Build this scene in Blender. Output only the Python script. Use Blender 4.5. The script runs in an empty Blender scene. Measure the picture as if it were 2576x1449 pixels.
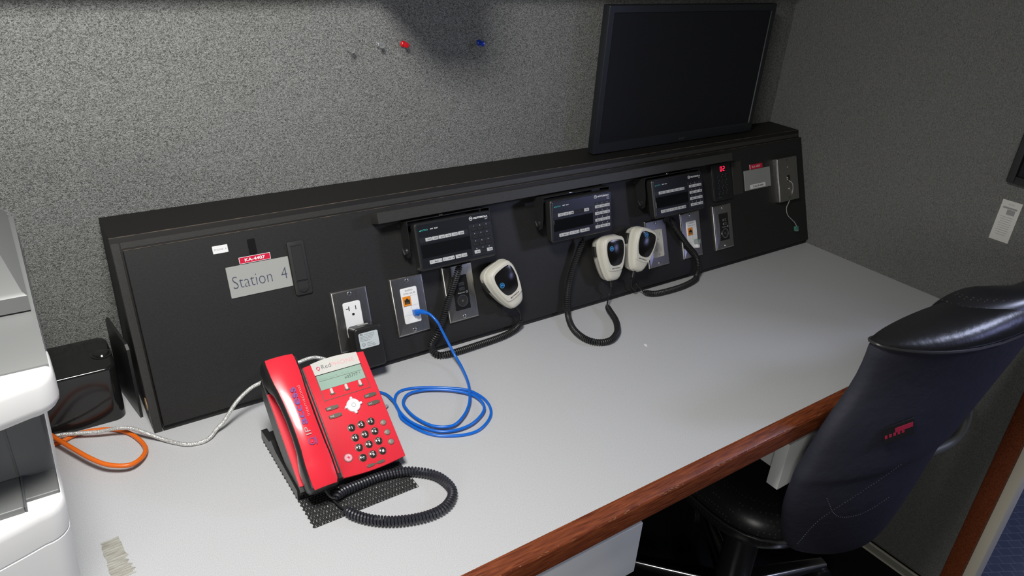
import bpy, bmesh, math, random
from mathutils import Matrix, Vector
random.seed(7)
DZ = 0.80            # floor is z = 0; all coordinates below are given from the desk surface and lifted by DZ
sc = bpy.context.scene
COL = sc.collection

# ------------------------------------------------------------------ camera, world, lights, exposure
cd = bpy.data.cameras.new('camera'); cam = bpy.data.objects.new('camera', cd); COL.objects.link(cam)
cd.sensor_fit = 'HORIZONTAL'; cd.sensor_width = 36.0; cd.lens = 36.0 * 1843.463 / 2576.0
cd.clip_start = 0.02
R_ = Vector((0.8213, -0.5671, 0.0624)).normalized(); F_ = Vector((0.5298, 0.7176, -0.4520)).normalized()
U_ = R_.cross(F_).normalized(); R_ = F_.cross(U_).normalized()
m = Matrix((R_, U_, -F_)).transposed().to_4x4(); m.translation = Vector((-0.103, -1.078, 0.778 + DZ))
cam.matrix_world = m
sc.camera = cam

w = bpy.data.worlds.new('world'); sc.world = w; w.use_nodes = True
w.node_tree.nodes['Background'].inputs[0].default_value = (0.55, 0.6, 0.75, 1)
w.node_tree.nodes['Background'].inputs[1].default_value = 0.02

def area(name, loc, target, sx, sy, power, col, spread=math.pi):
    l = bpy.data.lights.new(name, 'AREA'); l.shape = 'RECTANGLE'; l.size = sx; l.size_y = sy
    l.energy = power; l.color = col; l.spread = spread
    o = bpy.data.objects.new(name, l); COL.objects.link(o)
    o.location = Vector(loc) + Vector((0, 0, DZ))
    d = Vector(target) - Vector(loc)
    o.rotation_euler = d.to_track_quat('-Z', 'Y').to_euler()
    return o
area('ceiling_lamp_light', (-0.02, -0.62, 1.22), (0.02, -0.45, 0.0), 0.30, 0.30, 18.8, (1.0, 0.985, 0.95))
area('blue_screen_light', (2.07, -1.35, 0.34), (0.95, 0.0, 0.15), 0.16, 0.22, 1.0, (0.48, 0.52, 1.0))
area('left_fill_light', (-1.15, -1.60, 0.42), (0.7, -0.2, 0.0), 1.1, 0.6, 14.0, (1.0, 0.985, 0.95))  # added fill from out of view at left, also for plate-edge highlights
area('far_fill_light', (2.6, -1.6, 1.2), (2.2, -0.9, -0.8), 0.35, 0.35, 17.0, (0.66, 0.72, 1.0))  # added bluish light to brighten the floor past the side wall

vs = sc.view_settings
vs.view_transform = 'Standard'; vs.look = 'None'; vs.gamma = 1.0; vs.use_curve_mapping = False
vs.exposure = 0.0

# ------------------------------------------------------------------ materials
MATS = {}
def pm(key, col, rough=0.5, metal=0.0, spec=0.5, bump=None, var=None, emit=None, alpha=None, coat=0.0, trans=0.0, sheen=0.0):
    m = bpy.data.materials.new(key); m.use_nodes = True; nt = m.node_tree; b = nt.nodes['Principled BSDF']
    b.inputs['Base Color'].default_value = (*col, 1); b.inputs['Roughness'].default_value = rough
    b.inputs['Metallic'].default_value = metal; b.inputs['Specular IOR Level'].default_value = spec
    b.inputs['Coat Weight'].default_value = coat; b.inputs['Transmission Weight'].default_value = trans
    b.inputs['Sheen Weight'].default_value = sheen
    tc = nt.nodes.new('ShaderNodeTexCoord')
    if emit: b.inputs['Emission Color'].default_value = (*emit[0], 1); b.inputs['Emission Strength'].default_value = emit[1]
    if var:                                    # (scale, lo colour, hi colour, lo pos, hi pos, detail, stretch)
        n = nt.nodes.new('ShaderNodeTexNoise'); n.inputs['Scale'].default_value = var[0]; n.inputs['Detail'].default_value = var[5]
        if len(var) > 6:
            mp = nt.nodes.new('ShaderNodeMapping'); mp.inputs['Scale'].default_value = var[6]
            nt.links.new(tc.outputs['Object'], mp.inputs[0]); nt.links.new(mp.outputs[0], n.inputs['Vector'])
        else: nt.links.new(tc.outputs['Object'], n.inputs['Vector'])
        if len(var) > 7: n.inputs['Distortion'].default_value = var[7]
        r = nt.nodes.new('ShaderNodeValToRGB'); r.color_ramp.elements[0].position = var[3]; r.color_ramp.elements[1].position = var[4]
        r.color_ramp.elements[0].color = (*var[1], 1); r.color_ramp.elements[1].color = (*var[2], 1)
        nt.links.new(n.outputs['Fac'], r.inputs[0]); nt.links.new(r.outputs[0], b.inputs['Base Color'])
    if bump:                                   # (scale, strength, distance, detail)
        n2 = nt.nodes.new('ShaderNodeTexNoise'); n2.inputs['Scale'].default_value = bump[0]; n2.inputs['Detail'].default_value = bump[3] if len(bump) > 3 else 2
        nt.links.new(tc.outputs['Object'], n2.inputs['Vector'])
        bp = nt.nodes.new('ShaderNodeBump'); bp.inputs['Strength'].default_value = bump[1]; bp.inputs['Distance'].default_value = bump[2]
        nt.links.new(n2.outputs['Fac'], bp.inputs['Height']); nt.links.new(bp.outputs[0], b.inputs['Normal'])
    MATS[key] = m
    return m

g = lambda v: (v, v, v)
pm('wall_carpet', g(.16), .95, bump=(560, .5, .003, 2), var=(540, (.080, .081, .077), (.345, .35, .335), .38, .62, 1.0, (.75, 1, 1.1), 1.6), spec=.15, sheen=.0)
pm('side_carpet', g(.13), .95, bump=(300, .5, .004, 3), var=(600, (.095, .096, .092), (.225, .227, .217), .32, .68, 1.0, (1, 1.2, .65), 1.4), spec=.15)
pm('laminate', g(.5), .42, bump=(900, .015, .0003, 2), var=(900, (.475, .48, .49), (.585, .59, .60), .38, .62, 2.0), spec=.35)
pm('wood', (.2, .06, .03), .40, bump=(260, .12, .001, 4), var=(26, (.095, .021, .009), (.275, .072, .024), .30, .72, 6.0, (1.0, 14, 14), .6), spec=.3, coat=.03)
pm('wood_chip', (.26, .11, .05), .6)
pm('console', g(.02), .5, bump=(1100, .10, .0005, 2), var=(900, (.0125, .0122, .0122), (.022, .0215, .0215), .35, .65, 2.0), spec=.42)
pm('console_top', (.013, .012, .011), .55, spec=.3)
pm('console_frame', g(.03), .45, bump=(1100, .10, .0005, 2), var=(900, (.028, .0275, .026), (.044, .043, .040), .35, .65, 2.0), spec=.4)
pm('worn_edge', (.2, .12, .06), .6, var=(60, (.035, .030, .026), (.15, .11, .075), .35, .70, 5.0, (1, 1, 1)))
pm('black_plastic', g(.018), .38, spec=.5, bump=(900, .1, .0004))
pm('black_gloss', g(.012), .13, spec=.6)
pm('black_matte', g(.012), .75, spec=.2)
pm('latch', g(.022), .5, spec=.4, bump=(1300, .15, .0004))
pm('velcro', g(.012), .95, bump=(1500, 1.0, .001), spec=.1)
pm('steel', (.50, .49, .47), .30, metal=1.0, bump=(1200, .03, .0004), var=(240, (.42, .41, .39), (.56, .55, .53), .3, .7, 3.0, (9, .4, 1)))
pm('screw', (.8, .8, .78), .22, metal=1.0)
pm('chrome', (.85, .85, .85), .12, metal=1.0)
pm('white_insert', (.86, .86, .86), .35)
pm('ivory', (.62, .60, .53), .38, bump=(700, .05, .0006), spec=.45)
pm('slot', g(.01), .7)
pm('orange_jack', (.80, .26, .015), .4)
pm('gold', (.8, .6, .3), .3, metal=1.0)
pm('radio_body', g(.016), .42, bump=(1200, .15, .0005))
pm('radio_face', (.011, .012, .015), .28, spec=.55)
pm('radio_display', (.006, .007, .008), .07, spec=.6)
pm('radio_key', (.50, .51, .52), .5, spec=.3)
pm('radio_key_dark', g(.012), .45)
pm('radio_keyarea', (.017, .018, .021), .35)
pm('ink', g(.02), .7, spec=.1)
pm('white_print', g(.8), .6)
pm('teal_print', (.05, .42, .38), .6)
pm('blue_badge', (.04, .30, .62), .4)
pm('navy_badge', (.01, .03, .12), .3)
pm('mic_body', (.66, .64, .56), .42, bump=(300, .03, .001), spec=.4)
pm('mic_grille', g(.008), .15, spec=.7, bump=(2600, .10, .0003))
pm('rubber', g(.014), .45, bump=(800, .1, .0004))
pm('cord_grey', (.022, .023, .030), .38)
pm('sign_grey', (.36, .365, .345), .45, spec=.3)
pm('sign_grey_dark', (.30, .305, .30), .5)
pm('sign_ink', (.045, .05, .10), .6)
pm('tape_red', (.62, .012, .05), .35)
pm('tape_white', (.82, .82, .82), .5)
pm('print_grey', g(.35), .7)
pm('phone_red', (.76, .032, .052), .30, coat=.35, bump=(1500, .03, .0003))
pm('phone_red_gloss', (.77, .030, .050), .20, coat=1.0)
MATS['phone_red_gloss'].node_tree.nodes['Principled BSDF'].inputs['Coat Roughness'].default_value = .09
pm('phone_black', g(.013), .33, bump=(1200, .08, .0004))
pm('phone_silver', (.62, .61, .57), .38, spec=.5)
pm('lcd', (.34, .47, .39), .18, spec=.6)
pm('lcd_ink', (.05, .07, .06), .6)
pm('lcd_ghost', (.24, .35, .29), .5)
pm('key_metal', (.30, .27, .22), .28, metal=.75)
pm('key_dark', (.055, .05, .045), .22, metal=.45, coat=.4)
pm('key_silver', (.62, .57, .49), .25, metal=.7)
pm('nav_white', (.80, .80, .82), .3)
pm('pink_print', (.85, .36, .40), .6)
pm('pale_red_print', (.88, .22, .24), .6)
pm('violet_print', (.12, .06, .30), .5)
pm('grey_print', (.45, .33, .33), .5)
pm('dark_print', (.06, .06, .07), .6)
pm('magenta_print', (.70, .01, .10), .5)
pm('blue_cable', (.004, .135, .62), .30, spec=.6)
pm('orange_cable', (.80, .155, .01), .36)
pm('clear_blue', (.05, .22, .75), .12, trans=.3)
pm('clear_plug', (.55, .62, .62), .12, trans=.55)
pm('green_plug', (.12, .36, .28), .15, trans=.45)
pm('grey_wire', g(.36), .4)
pm('label_pale', (.62, .68, .70), .4)
pm('printer_white', (.83, .83, .82), .38)
pm('printer_grey', (.15, .155, .152), .42)
pm('printer_grey_mid', (.135, .14, .14), .42)
pm('printer_dark', (.10, .105, .11), .4)
pm('mat_black', g(.02), .8, bump=(500, .3, .001))
pm('tape_residue', (.44, .42, .36), .7, var=(45, (.30, .285, .235), (.46, .45, .40), .35, .65, 5, (1, 5, 1)))
pm('paper', (.66, .65, .61), .8)
pm('paper_ink', (.30, .30, .30), .8)
pm('leather', g(.016), .32, spec=.5, bump=(28, .22, .006, 4))
pm('shell_fabric', (.030, .031, .046), .62, spec=.35, bump=(40, .28, .006, 4))
pm('piping', g(.03), .28, spec=.6)
pm('stitch', g(.10), .7)
pm('embroid', (.42, .012, .05), .7)
pm('chair_plastic', (.11, .11, .095), .5)
pm('pin_red', (.72, .012, .02), .15, spec=.6)
pm('pin_blue', (.01, .05, .48), .15, spec=.6)
pm('pin_clear', (.92, .94, .92), .03, trans=.9, spec=.8)
pm('monitor_bezel', (.014, .016, .019), .42)
pm('monitor_screen', (.012, .013, .016), .6, spec=.2)
pm('logo_dim', g(.07), .5)
pm('cream', (.62, .58, .48), .5)
pm('drawer_white', (.80, .82, .80), .42)
pm('drawer_grey', (.60, .61, .60), .5)
pm('ceiling_paint', g(.35), .9, var=(8, g(.33), g(.37), .3, .7, 2))
pm('floor_dark', g(.014), .8, bump=(500, .4, .002), spec=.2)
pm('rail_metal', (.34, .35, .29), .4, metal=.2)
pm('led_red', (.9, .02, .05), .4, emit=((1.0, .012, .05), 2.6))
pm('hole_wood', (.55, .38, .20), .8)

def braided():
    m = pm('silver_braid', (.72, .72, .70), .30, metal=.35)
    nt = m.node_tree; b = nt.nodes['Principled BSDF']; tc = nt.nodes.new('ShaderNodeTexCoord')
    v = nt.nodes.new('ShaderNodeTexVoronoi'); v.inputs['Scale'].default_value = 800
    nt.links.new(tc.outputs['Object'], v.inputs['Vector'])
    r = nt.nodes.new('ShaderNodeValToRGB'); r.color_ramp.elements[0].color = (.95, .95, .93, 1); r.color_ramp.elements[1].color = (.40, .40, .38, 1)
    r.color_ramp.elements[0].position = .2; r.color_ramp.elements[1].position = .75
    nt.links.new(v.outputs['Distance'], r.inputs[0]); nt.links.new(r.outputs[0], b.inputs['Base Color'])
    bp = nt.nodes.new('ShaderNodeBump'); bp.inputs['Strength'].default_value = .5; bp.inputs['Distance'].default_value = .001
    nt.links.new(v.outputs['Distance'], bp.inputs['Height']); nt.links.new(bp.outputs[0], b.inputs['Normal'])
braided()
def tilefloor():
    m = pm('floor_tile', (.05, .06, .12), .45)
    nt = m.node_tree; b = nt.nodes['Principled BSDF']; tc = nt.nodes.new('ShaderNodeTexCoord')
    mp = nt.nodes.new('ShaderNodeMapping'); mp.inputs['Rotation'].default_value = (0, 0, .5)
    nt.links.new(tc.outputs['Object'], mp.inputs[0])
    br = nt.nodes.new('ShaderNodeTexBrick'); br.inputs['Scale'].default_value = 16; br.inputs['Mortar Size'].default_value = .012
    br.inputs['Color1'].default_value = (.060, .068, .115, 1); br.inputs['Color2'].default_value = (.075, .084, .135, 1); br.inputs['Mortar'].default_value = (.17, .19, .25, 1)
    br.inputs['Brick Width'].default_value = .6; br.inputs['Row Height'].default_value = .45; br.inputs['Mortar Smooth'].default_value = .3
    nt.links.new(mp.outputs[0], br.inputs['Vector']); nt.links.new(br.outputs['Color'], b.inputs['Base Color'])
tilefloor()
def perforated():
    m = pm('perforated_leather', g(.018), .33, spec=.55)
    nt = m.node_tree; b = nt.nodes['Principled BSDF']; tc = nt.nodes.new('ShaderNodeTexCoord')
    v = nt.nodes.new('ShaderNodeTexVoronoi'); v.inputs['Scale'].default_value = 120; v.inputs['Randomness'].default_value = .12
    nt.links.new(tc.outputs['Object'], v.inputs['Vector'])
    r = nt.nodes.new('ShaderNodeValToRGB'); r.color_ramp.elements[0].color = (.065, .065, .06, 1); r.color_ramp.elements[1].color = (.017, .017, .018, 1)
    r.color_ramp.elements[0].position = .16; r.color_ramp.elements[1].position = .24
    nt.links.new(v.outputs['Distance'], r.inputs[0]); nt.links.new(r.outputs[0], b.inputs['Base Color'])
perforated()

# ------------------------------------------------------------------ mesh helpers
def Tr(x, y, z): return Matrix.Translation((x, y, z))
def Rz(a): return Matrix.Rotation(a, 4, 'Z')
def Rx(a): return Matrix.Rotation(a, 4, 'X')
def Ry(a): return Matrix.Rotation(a, 4, 'Y')
def rr(w, h, r, cx=0, cy=0, seg=4):
    r = max(min(r, w / 2 - 1e-6, h / 2 - 1e-6), 1e-5); out = []
    for (sx, sy, a0) in ((1, -1, -90), (1, 1, 0), (-1, 1, 90), (-1, -1, 180)):
        for k in range(seg + 1):
            a = math.radians(a0 + 90 * k / seg)
            out.append((cx + sx * (w / 2 - r) + r * math.cos(a), cy + sy * (h / 2 - r) + r * math.sin(a)))
    return out
def catmull(pts, n=8, closed=False):
    P = [Vector(p) for p in pts]; out = []; N = len(P)
    rng = range(N if closed else N - 1)
    for i in rng:
        if closed: a, b, c, d = P[(i - 1) % N], P[i], P[(i + 1) % N], P[(i + 2) % N]
        else: a, b, c, d = P[max(i - 1, 0)], P[i], P[i + 1], P[min(i + 2, N - 1)]
        for k in range(n):
            t = k / n
            out.append(0.5 * ((2 * b) + (c - a) * t + (2 * a - 5 * b + 4 * c - d) * t * t + (3 * b - a - 3 * c + d) * t ** 3))
    if not closed: out.append(P[-1].copy())
    return out
def even(pts, step):
    L = [0.0]
    for a, b in zip(pts, pts[1:]): L.append(L[-1] + (b - a).length)
    n = max(2, int(L[-1] / step)); out = []; j = 0
    for i in range(n + 1):
        s = L[-1] * i / n
        while j < len(L) - 2 and L[j + 1] < s: j += 1
        d = L[j + 1] - L[j]; t = 0 if d < 1e-12 else (s - L[j]) / d
        out.append(pts[j].lerp(pts[j + 1], min(max(t, 0), 1)))
    return out
def frames(pts):
    T = []
    for i in range(len(pts)):
        d = pts[min(i + 1, len(pts) - 1)] - pts[max(i - 1, 0)]; T.append(d.normalized())
    up = Vector((0, 0, 1)) if abs(T[0].z) < .9 else Vector((1, 0, 0))
    n = (up - T[0] * up.dot(T[0])).normalized(); out = []
    for t in T:
        n = (n - t * n.dot(t)).normalized(); out.append((t, n, t.cross(n)))
    return out
_TX = {}
def text_geo(s, bold=0.0):
    k = (s, bold)
    if k not in _TX:
        c = bpy.data.curves.new('t', 'FONT'); c.body = s; c.size = 1; c.offset = bold; c.resolution_u = 3
        o = bpy.data.objects.new('t', c); COL.objects.link(o)
        dg = bpy.context.evaluated_depsgraph_get(); me = bpy.data.meshes.new_from_object(o.evaluated_get(dg))
        V = [v.co.copy() for v in me.vertices]; Fc = [tuple(p.vertices) for p in me.polygons]
        bpy.data.objects.remove(o); bpy.data.curves.remove(c); bpy.data.meshes.remove(me)
        x0 = min(v.x for v in V); x1 = max(v.x for v in V); y0 = min(v.y for v in V); y1 = max(v.y for v in V)
        _TX[k] = (V, Fc, x0, x1, y0, y1)
    return _TX[k]

class MB:
    def __init__(s): s.v = []; s.f = []; s.m = []; s.mats = []; s.nofix = []
    def mi(s, k):
        if k not in s.mats: s.mats.append(k)
        return s.mats.index(k)
    def add(s, V, F, mat, T=None):
        o = len(s.v); i = s.mi(mat)
        for v in V:
            v = Vector(v); s.v.append(T @ v if T is not None else v)
        for f in F: s.f.append(tuple(o + a for a in f)); s.m.append(i)
        return s
    def rings(s, R, mat, T=None, cap=True, closed=False):
        n = len(R[0]); V = [p for r in R for p in r]; F = []
        K = len(R) if closed else len(R) - 1
        for k in range(K):
            a = k * n; b = ((k + 1) % len(R)) * n
            for i in range(n):
                j = (i + 1) % n; F.append((a + i, a + j, b + j, b + i))
        if cap and not closed:
            F.append(tuple(reversed(range(n)))); F.append(tuple(range((len(R) - 1) * n, len(R) * n)))
        return s.add(V, F, mat, T)
    def plate(s, w, h, z0, z1, mat, r=.001, b=.0005, cx=0, cy=0, T=None, bot=False, seg=4, flat=False):
        R = []
        if bot: R.append([(x, y, z0) for x, y in rr(w - 2 * b, h - 2 * b, max(r - b, 1e-5), cx, cy, seg)]); R.append([(x, y, z0 + b) for x, y in rr(w, h, r, cx, cy, seg)])
        else: R.append([(x, y, z0) for x, y in rr(w, h, r, cx, cy, seg)])
        ns = 5 if b >= .0035 and not flat else (3 if b >= .001 and not flat else 1)
        R.append([(x, y, z1 - b) for x, y in rr(w, h, r, cx, cy, seg)])
        for k in range(1, ns + 1):
            a = math.pi / 2 * k / ns; di = b * (1 - math.cos(a)) if ns > 1 else b; up = b * math.sin(a)
            R.append([(x, y, z1 - b + up) for x, y in rr(w - 2 * di, h - 2 * di, max(r - di, 1e-5), cx, cy, seg)])
        return s.rings(R, mat, T)
    def box(s, x0, x1, y0, y1, z0, z1, mat, b=.001, T=None):
        return s.plate(x1 - x0, y1 - y0, z0, z1, mat, r=max(b, 1e-5), b=b, cx=(x0 + x1) / 2, cy=(y0 + y1) / 2, T=T, bot=True, seg=2)
    def prism(s, out, z0, z1, mat, T=None):
        return s.rings([[(x, y, z0) for x, y in out], [(x, y, z1) for x, y in out]], mat, T)
    def xprism(s, yz, x0, x1, mat, T=None):          # profile in (y,z) counter-clockwise seen from +x
        return s.rings([[(x0, y, z) for y, z in yz], [(x1, y, z) for y, z in yz]], mat, T)
    def cyl(s, r, z0, z1, mat, cx=0, cy=0, T=None, seg=24, b=0, r2=None):
        r2 = r if r2 is None else r2
        c = lambda q, z: [(cx + q * math.cos(2 * math.pi * k / seg), cy + q * math.sin(2 * math.pi * k / seg), z) for k in range(seg)]
        R = [c(r, z0), c(r2, z1 - b)]
        if b: R.append(c(r2 - b * .3, z1 - b * .3)); R.append(c(r2 - b, z1))
        return s.rings(R, mat, T)
    def lathe(s, prof, mat, T=None, seg=24):
        return s.rings([[(q * math.cos(2 * math.pi * k / seg), q * math.sin(2 * math.pi * k / seg), z) for k in range(seg)] for q, z in prof], mat, T)
    def ring(s, ro, ri, z0, z1, mat, cx=0, cy=0, T=None, seg=28):
        c = lambda q, z: [(cx + q * math.cos(2 * math.pi * k / seg), cy + q * math.sin(2 * math.pi * k / seg), z) for k in range(seg)]
        return s.rings([c(ri, z0), c(ro, z0), c(ro, z1), c(ri, z1)], mat, T, cap=False, closed=True)
    def tube(s, pts, r, mat, seg=8, T=None, closed=False):
        P = [Vector(p) for p in pts]; R = []
        fr = frames(P)
        for i, (p, (t, n, b)) in enumerate(zip(P, fr)):
            q = r[i] if isinstance(r, (list, tuple)) else r
            R.append([p + n * (q * math.cos(2 * math.pi * k / seg)) + b * (q * math.sin(2 * math.pi * k / seg)) for k in range(seg)])
        if closed: R = R[:-1] if (P[0] - P[-1]).length < 1e-6 else R
        return s.rings(R, mat, T, cap=not closed, closed=closed)
    def coil(s, pts, Rr, wr, mat, pitch=None, per=11, seg=6, ends=.012):
        pitch = pitch or wr * 2.12
        P = even(catmull(pts, 12), pitch / per); fr = frames(P); H = []
        n = len(P)
        for i, (p, (t, nn, b)) in enumerate(zip(P, fr)):
            a = 2 * math.pi * i / per
            e = min(1, (min(i, n - 1 - i) * pitch / per) / ends); q = Rr * (.35 + .65 * math.sin(e * math.pi / 2))
            H.append(p + nn * (q * math.cos(a)) + b * (q * math.sin(a)))
        return s.tube(H, wr, mat, seg)
    def txt(s, t, x, y, h, mat, w=None, z=0, T=None, bold=0.0, align='L', dz=.00015, ry=None):
        V, F, x0, x1, y0, y1 = text_geo(t, bold)
        k = h / (y1 - y0) if ry is None else h / ry
        kx = k if w is None else w / (x1 - x0)
        ww = (x1 - x0) * kx; ox = x - (ww / 2 if align == 'C' else (ww if align == 'R' else 0))
        return s.add([(ox + (v.x - x0) * kx, y + (v.y - (y0 if ry is None else 0)) * k, z + dz) for v in V], F, mat, T)
    def build(s, name, parent=None, M=None, ang=38, fix=True):
        me = bpy.data.meshes.new(name); me.from_pydata([tuple(v) for v in s.v], [], s.f)
        for k in s.mats: me.materials.append(MATS[k])
        me.polygons.foreach_set('material_index', s.m)
        if fix:
            bm = bmesh.new(); bm.from_mesh(me)
            bmesh.ops.recalc_face_normals(bm, faces=[f for f in bm.faces if any(len(e.link_faces) > 1 for e in f.edges)])
            bm.to_mesh(me); bm.free()
        me.polygons.foreach_set('use_smooth', [True] * len(me.polygons))
        me.set_sharp_from_angle(angle=math.radians(ang)); me.update()
        o = bpy.data.objects.new(name, me); COL.objects.link(o)
        if parent: o.parent = parent
        if M is not None: o.matrix_local = M
        return o
def tag(o, label, cat, group=None):
    o['label'] = label; o['category'] = cat
    if group: o['group'] = group
    return o
def thing(name, label, cat, M=None, group=None):
    o = bpy.data.objects.new(name, None); COL.objects.link(o); o.empty_display_size = .03
    if M is not None: o.matrix_local = M
    return tag(o, label, cat, group)
def struct(name, mb, **k):
    o = mb.build(name, **k); o['kind'] = 'structure'; return o

AL = 0.355; SA, CA = math.sin(AL), math.cos(AL)
L = 1.724
TV = Vector((0, SA, CA)); NV = Vector((0, -CA, SA))
def PM(s, t, n=0.0, rot=0.0):                       # frame on the sloping console face: x right, y up the slope, z out
    M = Matrix((Vector((1, 0, 0)), TV, NV)).transposed().to_4x4(); M.translation = Vector((s, 0, 0)) + TV * t + NV * n
    return M @ Rz(rot)
def PW(s, t, n=0.0): return Vector((s, 0, 0)) + TV * t + NV * n

# ------------------------------------------------------------------ room
ZF, ZC = -.80, 1.42
XL, YR, XF = -1.25, -2.3, 3.2
mb = MB(); mb.box(XL, L, .207, .26, ZF, ZC, 'wall_carpet', .0); struct('wall_back', mb)
mb = MB(); mb.box(L, L + .06, -.628, .26, ZF, ZC, 'side_carpet', .0); struct('wall_right', mb)
mb = MB(); mb.box(XL - .05, XL, YR, .26, ZF, ZC, 'side_carpet', .0); struct('wall_left', mb)
mb = MB(); mb.box(XL - .05, XF, YR - .05, YR, ZF, ZC, 'side_carpet', .0); struct('wall_front', mb)
mb = MB(); mb.box(XF, XF + .05, YR - .05, .26, ZF, ZC, 'side_carpet', .0); struct('wall_far', mb)
mb = MB(); mb.box(L + .06, XF, .207, .26, ZF, ZC, 'side_carpet', .0); struct('wall_beyond', mb)
mb = MB(); mb.box(XL - .05, XF + .05, YR - .05, .26, ZF - .05, ZF, 'floor_tile', .0); mb.box(XL, L + .06, YR, .207, ZF - .001, ZF + .001, 'floor_dark', .0); struct('floor', mb)
mb = MB(); mb.box(XL - .05, XF + .05, YR - .05, .26, ZC, ZC + .05, 'ceiling_paint', .0); struct('ceiling', mb)
# wood end cap of the side wall and the cream strip behind it
mb = MB(); mb.box(L - .004, L + .068, -.672, -.628, ZF, ZC, 'wood', .004); struct('trim_1', mb)
mb = MB(); mb.box(L + .004, L + .060, -.698, -.672, ZF, ZC, 'cream', .003); struct('trim_2', mb)
mb = MB(); mb.box(L - .013, L, -.628, .2, -.797, -.765, 'rail_metal', .002)
mb.box(L - .016, L - .004, -.628, .2, -.797, -.791, 'cream', .001); mb.box(L - .016, L - .004, -.628, .2, -.770, -.765, 'cream', .001)
struct('baseboard_right', mb)
# overhead rail out of view, plus an unseen box added to shade the wall
mb = MB(); mb.box(XL, L, .135, .207, .672, ZC, 'console_frame', .002); mb.box(.465, .575, -.005, .140, .668, .80, 'console_frame', .004)
struct('trim_3', mb)

# ------------------------------------------------------------------ desk
desk = thing('desk', 'long grey laminate desk with a dark red wooden front edge', 'desk', Tr(.2, -.3, ZF))
inv = Tr(-.2, .3, -ZF)
mb = MB(); mb.box(XL + .001, L - .0005, -.500, .2065, -.045, 0, 'laminate', .0, T=inv); mb.build('desktop', desk)
prof = [(-.500, -.0445), (-.500, .0), (-.5030, -.0002), (-.5165, -.0065), (-.5198, -.0090), (-.5218, -.0125), (-.5250, -.0350), (-.5248, -.0400), (-.5225, -.0438), (-.518, -.0445)]
mb = MB(); mb.xprism(prof[::-1], XL + .001, L - .0005, 'wood', T=inv)
rnd = random.Random(3)
for i in range(85):
    x = rnd.choice([.36, .41, .50, .56, .63, .66, .78, .84, .95, 1.05]) + rnd.gauss(0, .022); L_ = rnd.uniform(.002, .012); yy = -.5205 + rnd.uniform(-.0006, .0006); zz = -.0104 + rnd.uniform(-.0016, .0014)
    T = inv @ Tr(x, yy, zz) @ Rx(math.radians(48)) @ Rz(rnd.uniform(-.2, .2))
    n = 8; out = [(L_ / 2 * math.cos(2 * math.pi * k / n) * rnd.uniform(.6, 1), .0008 * math.sin(2 * math.pi * k / n) * rnd.uniform(.5, 1.2)) for k in range(n)]
    mb.prism(out, -.001, .0003, 'wood_chip', T)
mb.build('wood_edge', desk, ang=14)
mb = MB()
mb.box(XL + .001, XL + .4, -.42, .18, ZF, -.045, 'black_matte', .002, T=inv); mb.box(XL + .4, L - .001, .15, .18, ZF, -.045, 'black_matte', .002, T=inv)
mb.build('base_panel', desk)
def drawer(x0, x1, label):
    t = thing('pencil_drawer', label, 'drawer', Tr((x0 + x1) / 2, -.49, -.175), 'white pencil drawers under the desk'); q = Tr(-(x0 + x1) / 2, .49, .175)
    mb = MB(); mb.box(x0 + .012, x1 - .012, -.484, -.12, -.145, -.047, 'drawer_grey', .001, T=q); mb.build('tray', t)
    mb = MB(); mb.box(x0, x1, -.512, -.486, -.175, -.066, 'drawer_white', .0015, T=q); mb.build('drawer_front', t)
drawer(.13, .606, 'white drawer front under the desk edge, nearer the printer')
drawer(.981, 1.45, 'white drawer under the desk edge, partly behind the black chair')

# ------------------------------------------------------------------ console
H, D = .318, .097
yt, zt = H * SA, H * CA
con = thing('equipment_console', 'long black sloped equipment console against the carpeted wall', 'console', Tr(0, 0, 0))
mb = MB()
e = .011
prof = [(0.0 + .0, 0.0), (.2065, 0.0), (.2065, zt), (yt, zt)]
# carcass, set back behind the overlay panel
b_ = [( .010, 0.0), (.2065, 0.0), (.2065, zt - .001), (yt + .010, zt - .001)]
mb.xprism([(.0113, 0.0), (.2065, 0.0), (.2065, zt), (yt, zt), (yt - .001, zt - .002), (.0105, .0)][:5], 0, L - .001, 'console_top')
mb.build('body', con)
mb = MB()                                            # frame around the front: left stile, top rail, bottom rail
mb.box(0, .0125, 0, H, -.012, 0, 'console_frame', .0006, T=PM(0, 0, 0)); mb.box(.0135, L - .001, H - .019, H, -.012, 0, 'console_frame', .0006, T=PM(0, 0, 0))
mb.box(.0135, L - .001, 0, .010, -.012, 0, 'console', .0006, T=PM(0, 0, 0))
mb.build('frame', con)
mb = MB(); mb.box(.0150, L - .001, .010, .2965, -.006, .0075, 'console', .0008, T=PM(0, 0, 0)); mb.build('front_panel', con)
mb = MB()
mb.box(.0, L - .002, H - .0005, H + .0005, -.0008, .0003, 'worn_edge', .0, T=PM(0, 0, 0))
mb.box(.0147, L - .002, .2962, .2970, .0066, .0078, 'worn_edge', .0, T=PM(0, 0, 0))
mb.build('edge_wear', con)['label'] = 'scuffed brown panel edges'
mb = MB(); mb.box(.4254, 1.392, .2695, .2895, .0075, .041, 'console_frame', .0008, T=PM(0, 0, 0)); mb.build('ledge', con)
mb = MB(); mb.cyl(.011, -.001, .0006, 'hole_wood', T=Tr(-.0003, .0, 0) @ Ry(-math.pi / 2) @ Tr(.028, .030, 0) if False else Tr(-.0002, .035, .036) @ Ry(-math.pi / 2)); mb.build('cable_hole', con)['label'] = 'round hole with bare wood'
F0 = .0076                                           # overlay panel surface
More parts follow.
